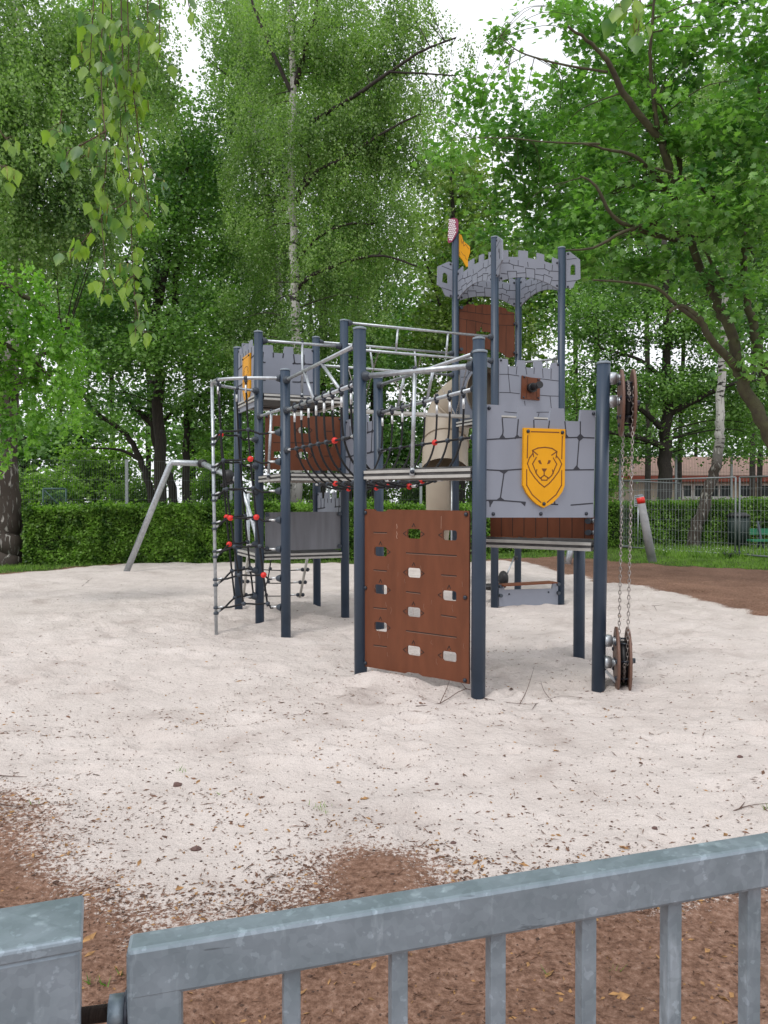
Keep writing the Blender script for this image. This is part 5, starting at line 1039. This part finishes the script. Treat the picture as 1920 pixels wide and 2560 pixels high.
# 10 leaning birch, right
b10 = gr(1732, 1372)
tree('birch_tree', 'leaning birch with rough base and white upper trunk inside the site fence', b10, [([V3(b10.x, b10.y, -.15), (1742, 1320, b10.y), (1763, 1250, b10.y), (1786, 1180, b10.y), (1799, 1110, b10.y), (1800, 1040, b10.y), (1806, 900, b10.y), (1812, 780, b10.y), (1822, 600, b10.y), (1830, 420, b10.y)], .20, .07)],
     [(1820, 560, 21, 80, 110, .8), (1840, 400, 21, 90, 110, .8), (1700, 420, 22, 60, 100, .5), (1800, 250, 21, 80, 100, .7)], .075, F_BIRCHD, birch_bark('leaning_birch_bark', 3.0), 1.2, 'strand', .5, nbr=30)
# filler trees beyond
far = [(60, 1120, 34, 120, 70), (200, 1100, 36, 120, 80), (480, 1120, 34, 120, 70), (640, 1100, 36, 110, 80), (850, 1120, 36, 110, 70), (1010, 1130, 36, 100, 70), (1180, 1110, 37, 110, 80), (1340, 1080, 38, 110, 90), (1470, 1100, 36, 90, 70), (-120, 700, 40, 190, 300), (150, 700, 42, 150, 260), (370, 780, 40, 140, 220), (580, 760, 44, 150, 260), (780, 640, 43, 140, 240), (960, 800, 40, 120, 210), (1120, 780, 45, 140, 260), (1320, 700, 42, 130, 250), (1500, 640, 40, 140, 300), (1700, 620, 44, 150, 300), (1900, 600, 42, 160, 320), (2120, 700, 40, 180, 300), (40, 300, 38, 160, 240), (480, 520, 46, 130, 240), (1620, 330, 38, 200, 240), (1880, 300, 38, 160, 240), (640, 200, 44, 150, 260), (860, 330, 44, 150, 260), (280, 150, 42, 150, 260), (1130, 520, 46, 130, 200), (1440, 330, 42, 110, 170), (1560, 1040, 60, 110, 90), (1740, 1030, 60, 110, 90), (1920, 1030, 60, 120, 90), (1400, 1060, 58, 110, 90)]
desc = ['small tree behind the left fence beside the old birch', 'small tree behind the left fence beyond the light green bushes', 'small tree behind the fence over the slanted frame leg', 'small tree behind the corner climbing net and left tower', 'small tree behind the rope bridge deck', 'small tree behind the slide', 'small tree behind the tall tower', 'small tree behind the lion panel and right front post', 'small tree behind the hanging chains', 'far tree beyond the left edge of the photo', 'far tree behind the old birch', 'far tree behind the dark maple', 'far tree behind the grey left tower', 'far tree behind the white birch trunk', 'far tree left of the flagged tower', 'far tree behind the flagged tower', 'far tree right of the tall tower', 'far tree behind the upper chain wheel', 'far tree behind the dark hornbeam', 'far tree behind the leaning birch', 'far tree beyond the right edge', 'tall far tree at the upper left corner', 'tall far tree left of the middle birch', 'tall far tree seen through the near maple', 'tall far tree at the upper right corner', 'tall far tree behind the slimmer leaning birch', 'tall far tree behind the right side of the middle birch crown', 'tall far tree behind the hanging leaves at the upper left', 'tall far tree whose top rises behind the flag', 'tall far tree behind the left half of the near maple crown', 'tree behind the left end of the school roof', 'tree behind the middle of the school roof', 'tree behind the right end of the school roof', 'tree beyond the dark red roofed building']
for i, ((u, v, D, ru, rv), ds) in enumerate(zip(far, desc)):
    bl = []
    for j in range(9):
        a = random.uniform(0, 6.28); q = random.uniform(.2, .75); bl.append((u+math.cos(a)*ru*q, v+math.sin(a)*rv*q, D+random.uniform(-1, 1), ru*.5, rv*.36, random.uniform(.7, 1.)))
    bl.append((u, min(v+rv+80, 1120), D, ru*.9, 90, .9))
    cx = at(u, 1250, D); tree('broadleaf_tree', ds, cx, [([V3(cx.x, D, -.1), (u, 1100, D), (u+random.uniform(-12, 12), v+rv*.5, D), (u, v, D), (u+random.uniform(-20, 20), v-rv*.6, D)], .17, .05)], bl, .22, F_FAR, MBK2, .95, 'clump', .95, nbr=26, group='broadleaf trees far behind the playground', seg=8)
bus = [(110, 1205, 27, 90, 60, 'yellow-green bush behind the left fence beside the old birch'), (250, 1180, 29, 90, 80, 'light green bush behind the fence left of the slanted frame leg'), (330, 1225, 26, 60, 45, 'low light green bush just behind the slanted frame leg'), (560, 1190, 28, 80, 70, 'light green bush behind the corner climbing net'), (700, 1215, 30, 70, 60, 'light green bush behind the grey board of the left tower'), (900, 1200, 30, 90, 70, 'light green bush behind the front deck'), (1060, 1210, 31, 80, 60, 'light green bush behind the slide'), (1240, 1200, 32, 90, 80, 'light green bush behind the lion panel'), (1400, 1180, 33, 80, 80, 'light green bush behind the right front post'), (1500, 1215, 34, 60, 60, 'light green bush behind the hanging chains'), (20, 1230, 27, 50, 60, 'light green bush hidden behind the old birch trunk')]
for u, v, D, ru, rv, ds in bus:
    cx = at(u, 1250, D); T = thing('bush', ds, 'bush', (cx.x, D, 0), 'bushes behind the hedge')
    bl = [(u+random.uniform(-.5, .5)*ru, v+random.uniform(-.4, .5)*rv, D+random.uniform(-.5, .5), ru*.55, rv*.55) for _ in range(5)]+[(u, v+rv*.8, D, ru*.9, rv*.6)]
    C = foliage_mesh('foliage', bl, .12, F_BUSH, T, 2.0, 'clump', .45); m = MM()
    for i in range(7): c = Vector(C[i*7 % len(C)]); m.tube([Vector((cx.x+random.uniform(-.3, .3), D, 0)), c.lerp(Vector((cx.x, D, 0)), .4)+Vector((0, 0, .3)), c], [.03, .02, .006], 6)
    m.build('stems', MBK2, T)

# ---- hanging birch twigs close to the camera
F_NEAR = foliage('near_birch_leaf', (.075, .170, .070), (.26, .39, .06), .42, .42, 9.)
MTW = mat('twig_bark', (.10, .055, .04), .7)
def hanging(name, label, strands, leafpx, nper, cat='branch'):
    P0 = at(*strands[0][0][:2], strands[0][0][2]); T = thing(name, label, cat, (P0.x, P0.y, 3.2)); m = MM(); P = []; A = []; Sz = []
    for st in strands:
        pts = smooth([at(*p) for p in st], 8); k = len(pts); m.tube(pts, [.0022-.0014*i/(k-1) for i in range(k)], 5)
        Lp = sum((pts[i+1]-pts[i]).length for i in range(k-1)); n = int(Lp*nper)
        for i in range(n):
            t = random.uniform(.02, 1)*(k-1.001); j = int(t); p = pts[j].lerp(pts[j+1], t-j); d = Vector((random.gauss(0, 1), random.gauss(0, 1), random.uniform(-.9, .5))).normalized()*random.uniform(.008, .05)
            q = p+d; m.tube([p, p+d*.6+Vector((0, 0, .004)), q], .0006, 4); P.append(q); A.append((d.x*8, d.y*8, -1.0+random.uniform(-.2, .35))); Sz.append(leafpx*random.uniform(.7, 1.2))
            if random.random() < .10: m.tube([q, q+Vector((random.uniform(-.004, .004), 0, -.028))], [.0026, .0016], 6, 1)
    leaves('leaves', np.array(P), np.array(Sz), np.array(A), F_NEAR, T, BIRCHL); m.build('twig', [MTW, mat('catkin', (.24, .26, .05), .7)], T); return T
H = 2.35
s_ = lambda pts, D=H: [(*d1(x, y), D+random.uniform(-.04, .04)) for x, y in pts]
hanging('hanging_birch_branch', 'long leafy birch twigs hanging into view at the upper left, close to camera',
    [s_([(700, -260), (705, 0), (720, 470), (735, 700), (760, 1150), (770, 1500), (785, 1700), (788, 1960)]), s_([(620, -260), (600, 0), (590, 500), (620, 900), (590, 1200), (612, 1560), (600, 1700)], 2.25), s_([(560, -260), (540, 100), (520, 420)], 2.2), s_([(800, -260), (800, 0), (810, 330), (790, 480)]), s_([(930, -260), (930, 60), (930, 330)], 2.3), s_([(1090, -260), (1095, 0), (1120, 90)], 2.2),
     s_([(640, -260), (650, 100), (640, 300), (700, 640), (700, 900), (740, 1100)], 2.4), s_([(760, 400), (790, 640), (820, 850), (870, 960), (915, 1050)]), s_([(820, 950), (850, 1100), (880, 1260)]), s_([(620, 760), (480, 840), (400, 880), (390, 960)], 2.2), s_([(590, 900), (500, 900), (440, 960)], 2.25), s_([(600, 1200), (520, 1360), (460, 1430), (405, 1470)]), s_([(760, 1150), (700, 1200), (650, 1220)]), s_([(770, 1150), (830, 1220), (870, 1260)]), s_([(600, 1250), (560, 1270), (530, 1290)]),
     s_([(870, -260), (860, 40), (865, 200)], 2.3), s_([(740, -200), (745, 100), (750, 300), (740, 520)], 2.3), s_([(-60, 600), (0, 760), (50, 830)], 2.1), s_([(-60, 900), (0, 960), (20, 1010)], 2.1), s_([(360, 640), (350, 720), (350, 770)], 2.3), s_([(780, 1700), (815, 1900), (830, 1960)]), s_([(612, 1560), (650, 1620), (680, 1700)]), s_([(785, 1600), (740, 1640), (720, 1700)])], .041, 62)
s3_ = lambda pts, D=2.0: [(*d3(x, y), D) for x, y in pts]
hanging('hanging_birch_branch', 'small pale birch sprig hanging from the top edge at right, close to camera', [s3_([(960, -300), (965, -40), (985, 150)]), s3_([(1020, -300), (1010, -60), (1000, 120), (990, 190)], 1.95), s3_([(940, -200), (930, 0), (940, 60)])], .048, 60)

# ---- litter, twigs, stones
def scatter():
    n = 46000; u = RNG.uniform(-60, 1980, n); v = 1400+(2560-1400)*RNG.uniform(0, 1, n)**.72; dens = RNG.uniform(0, 1, n)
    P = np.array([list(gr(a, b)) for a, b in zip(u, v)]); sd = sandness(P[:, 0], P[:, 1]); gd_ = grassness(P[:, 0], P[:, 1])
    near = (v-1400)/1160; bnd = 4*sd*(1-sd); cl = vnoise(P[:, 0]*1.4, P[:, 1]*1.4, 21)
    keep = (dens < np.clip(.17+.05*near+.95*bnd*(near > .3)*np.clip(vnoise(P[:, 0]*5, P[:, 1]*5, 33)*1.6-.35, 0, 1)+.25*(cl > .66), 0, 1)) & (gd_ < .3) & ~((sd < .3) & (dens > .12)); P = P[keep]; sd = sd[keep]; r = np.hypot(P[:, 0], P[:, 1]); k = len(P)
    P[:, 2] = height(P[:, 0], P[:, 1]); m = MM(); kinds = RNG.uniform(0, 1, k)
    for i in range(k):
        p = Vector(P[i]); a = random.uniform(0, 6.28); x = Vector((math.cos(a), math.sin(a), random.uniform(-.15, .15))); y = Vector((-math.sin(a), math.cos(a), random.uniform(-.2, .2))); z = x.cross(y)
        q = kinds[i]; s = random.lognormvariate(-.15, .45)*(1 if r[i] < 5 else 1.15)
        if q < (.50 if r[i] < 5 else .15): w = .0036*s; vs = [p+x*w*1.3+z*.001, p+y*w+z*.001, p-x*w*1.2+z*.001, p-y*w*.9+z*.001, p+z*w*.6]; m.add(vs, [[0, 1, 4], [1, 2, 4], [2, 3, 4], [3, 0, 4]], 0)
        elif q < .80: w = .0095*s; vs = [p+x*w+z*.002, p+y*w*.3+z*.005, p-x*w+z*.002, p-y*w*.32+z*.001]; m.add(vs, [[0, 1, 2, 3]], 1 if q < .66 else 2)
        elif q < .975: w = .013*s; e = .0012; vs = [p+x*w+z*.003, p-x*w+z*.003, p-x*w+y*e*2+z*.004, p+x*w+y*e*2+z*.004, p+y*e+z*.007, p+y*(e+.004)+z*.006]; m.add(vs, [[0, 1, 2, 3], [0, 1, 5, 4]], 1)
        elif q < .985: w = .012*s; m.add([p+x*w+z*.004, p+y*w*.6+z*.010, p-x*w*.8+z*.003, p-y*w*.5+z*.002], [[0, 1, 2, 3]], 2)
    o = m.build('ground_litter', [mat('litter_bark', (.085, .045, .03), .9, 0, .5, 50), mat('litter_seed', (.15, .075, .045), .8, 0, .5, 60), mat('litter_leaf', (.30, .16, .06), .8, 0, .5, 40)], None, (0, 5, 0))
    tag(o, 'scattered bud scales, bark crumbs and dry leaf bits over sand and soil', 'litter', kind='stuff')
scatter()
MST = mat('stone_brown', (.13, .075, .065), .8, 0, .3, 60, .6, 200)
for (u, v, r_, lb) in [(490, 2117, .017, 'largest reddish brown stone on the sand, left of centre near the gate'), (1850, 1892, .013, 'dark brown stone on the sand near the right edge'), (443, 1957, .019, 'cluster-shaped brown clod on the sand left of the grass sprig'), (1133, 2112, .010, 'small dark stone beside the brown soil tongue'), (1092, 1955, .009, 'small grey-brown stone on open sand right of centre'), (1637, 2075, .010, 'small dark stone on the sand above the gate rail')]:
    p = gr(u, v); p.z = hz(p.x, p.y)+r_*.25; T = MM(); n0 = 10; T.ball((0, 0, 0), r_, 0, (1.25, 1, .72), 10); T.v = [(x*(1+.25*random.uniform(-1, 1)), y*(1+.2*random.uniform(-1, 1)), z*(1+.2*random.uniform(-1, 1))) for x, y, z in T.v]
    T.v = [(x+p.x, y+p.y, z+p.z) for x, y, z in T.v]; T.sm = [False]*len(T.f); tag(T.build('stone', MST, None, p), lb, 'stone', 'stones lying on the sand')
def twigobj(label, paths, group=None):
    m = MM(); p0 = gr(*paths[0][0])
    for pt in paths:
        P = []
        for x in pt: g = gr(*x[:2]); g.z = hz(g.x, g.y)+.006+(x[2] if len(x) > 2 else 0); P.append(g)
        P = smooth(P, 3); k = len(P); m.tube(P, [.0032-.0022*i/(k-1) for i in range(k)], 5)
    tag(m.build('fallen_twig', MTW, None, p0), label, 'twig', 'fallen twigs on the sand')
twigobj('long branching dry twig on the sand at the foot of the front post', [[(1040, 1786), (1100, 1770), (1165, 1745, .03), (1210, 1752), (1275, 1765), (1340, 1762), (1400, 1745), (1460, 1742)], [(1210, 1752), (1260, 1780), (1290, 1795)], [(1300, 1764), (1318, 1740, .05), (1335, 1704, .10)], [(1340, 1762), (1330, 1780)], [(1165, 1745, .03), (1150, 1722, .06)], [(1100, 1770), (1118, 1750, .03), (1125, 1735, .05)], [(1380, 1750), (1360, 1735, .04), (1352, 1725, .06)]])
twigobj('short forked twig on the sand left of the swing frame leg', [[(205, 1462), (222, 1448), (232, 1440)], [(222, 1448), (214, 1443)]])
twigobj('thin twig on the sand near the right edge', [[(1800, 2036), (1850, 2022), (1885, 2020), (1930, 2022)], [(1850, 2022), (1862, 2012)]])
twigobj('curved twig lying right of the lower chain wheel', [[(1605, 1515), (1635, 1519), (1660, 1513)], [(1635, 1519), (1642, 1525)]])
twigobj('thin dark twig at the left edge of the sand', [[(-10, 1938), (30, 1941), (68, 1940)], [(-6, 2010), (30, 2013), (62, 2019)]])
# grass blades on the verge and a few sprigs on the sand
F_GR = foliage('grass_blade', (.06, .13, .015), (.20, .33, .05), .4, .5, 2.)
n = 90000; u = RNG.uniform(-100, 2050, n); v = RNG.uniform(1368, 1436, n); P = np.array([list(gr(a, b)) for a, b in zip(u, v)]); g_ = grassness(P[:, 0], P[:, 1]) > RNG.uniform(.3, 1, n)
P = P[g_]; tall = np.where((P[:, 0] > 7.2) & (P[:, 1] > 19), .17, .07); A = RNG.normal(0, .35, (len(P), 3)); A[:, 2] = 1; A = np.asarray(A)
o = leaves('verge_grass', P, tall*RNG.uniform(.5, 1.3, len(P)), A, F_GR, None, ([(-.09, 0, 0), (.09, 0, 0), (.0, 1, .15)], [(0, 1, 2)]), loc=(0, 18, 0)); tag(o, 'green grass growing along the foot of the hedge', 'grass', kind='stuff')
q = P[(P[:, 0] > 7.3) & (P[:, 1] > 19.5)][:260]
if len(q): q = q+[0, 0, .12]; o = leaves('white_flowers', q, np.full(len(q), .03), RNG.normal(size=(len(q), 3)), mat('petal_white', (.7, .7, .66), .6), None, KITE, loc=(9, 21, 0)); tag(o, 'tiny white flowers in the long grass behind the site fence', 'flowers', kind='stuff')
pts = []; ax = []
for (u, v, k, sp) in [(455, 1925, 10, 9), (800, 2020, 12, 14), (815, 2030, 6, 6), (1918, 2030, 8, 6), (545, 1984, 3, 4), (300, 2430, 8, 12), (1365, 2420, 6, 8), (1520, 2410, 5, 14), (240, 2455, 8, 14), (95, 2003, 5, 14)]:
    for _ in range(k): g = gr(u+random.gauss(0, sp), v+random.gauss(0, sp*.3)); pts.append((g.x, g.y, hz(g.x, g.y))); ax.append((random.gauss(0, .6), random.gauss(0, .4), 1))
o = leaves('grass_sprigs', np.array(pts), RNG.uniform(.015, .04, len(pts)), np.array(ax), F_GR, None, ([(-.07, 0, 0), (.07, 0, 0), (.0, 1, .15)], [(0, 1, 2)]), loc=(0, 3, 0)); tag(o, 'sparse green grass sprigs poking through sand and soil', 'grass', kind='stuff')
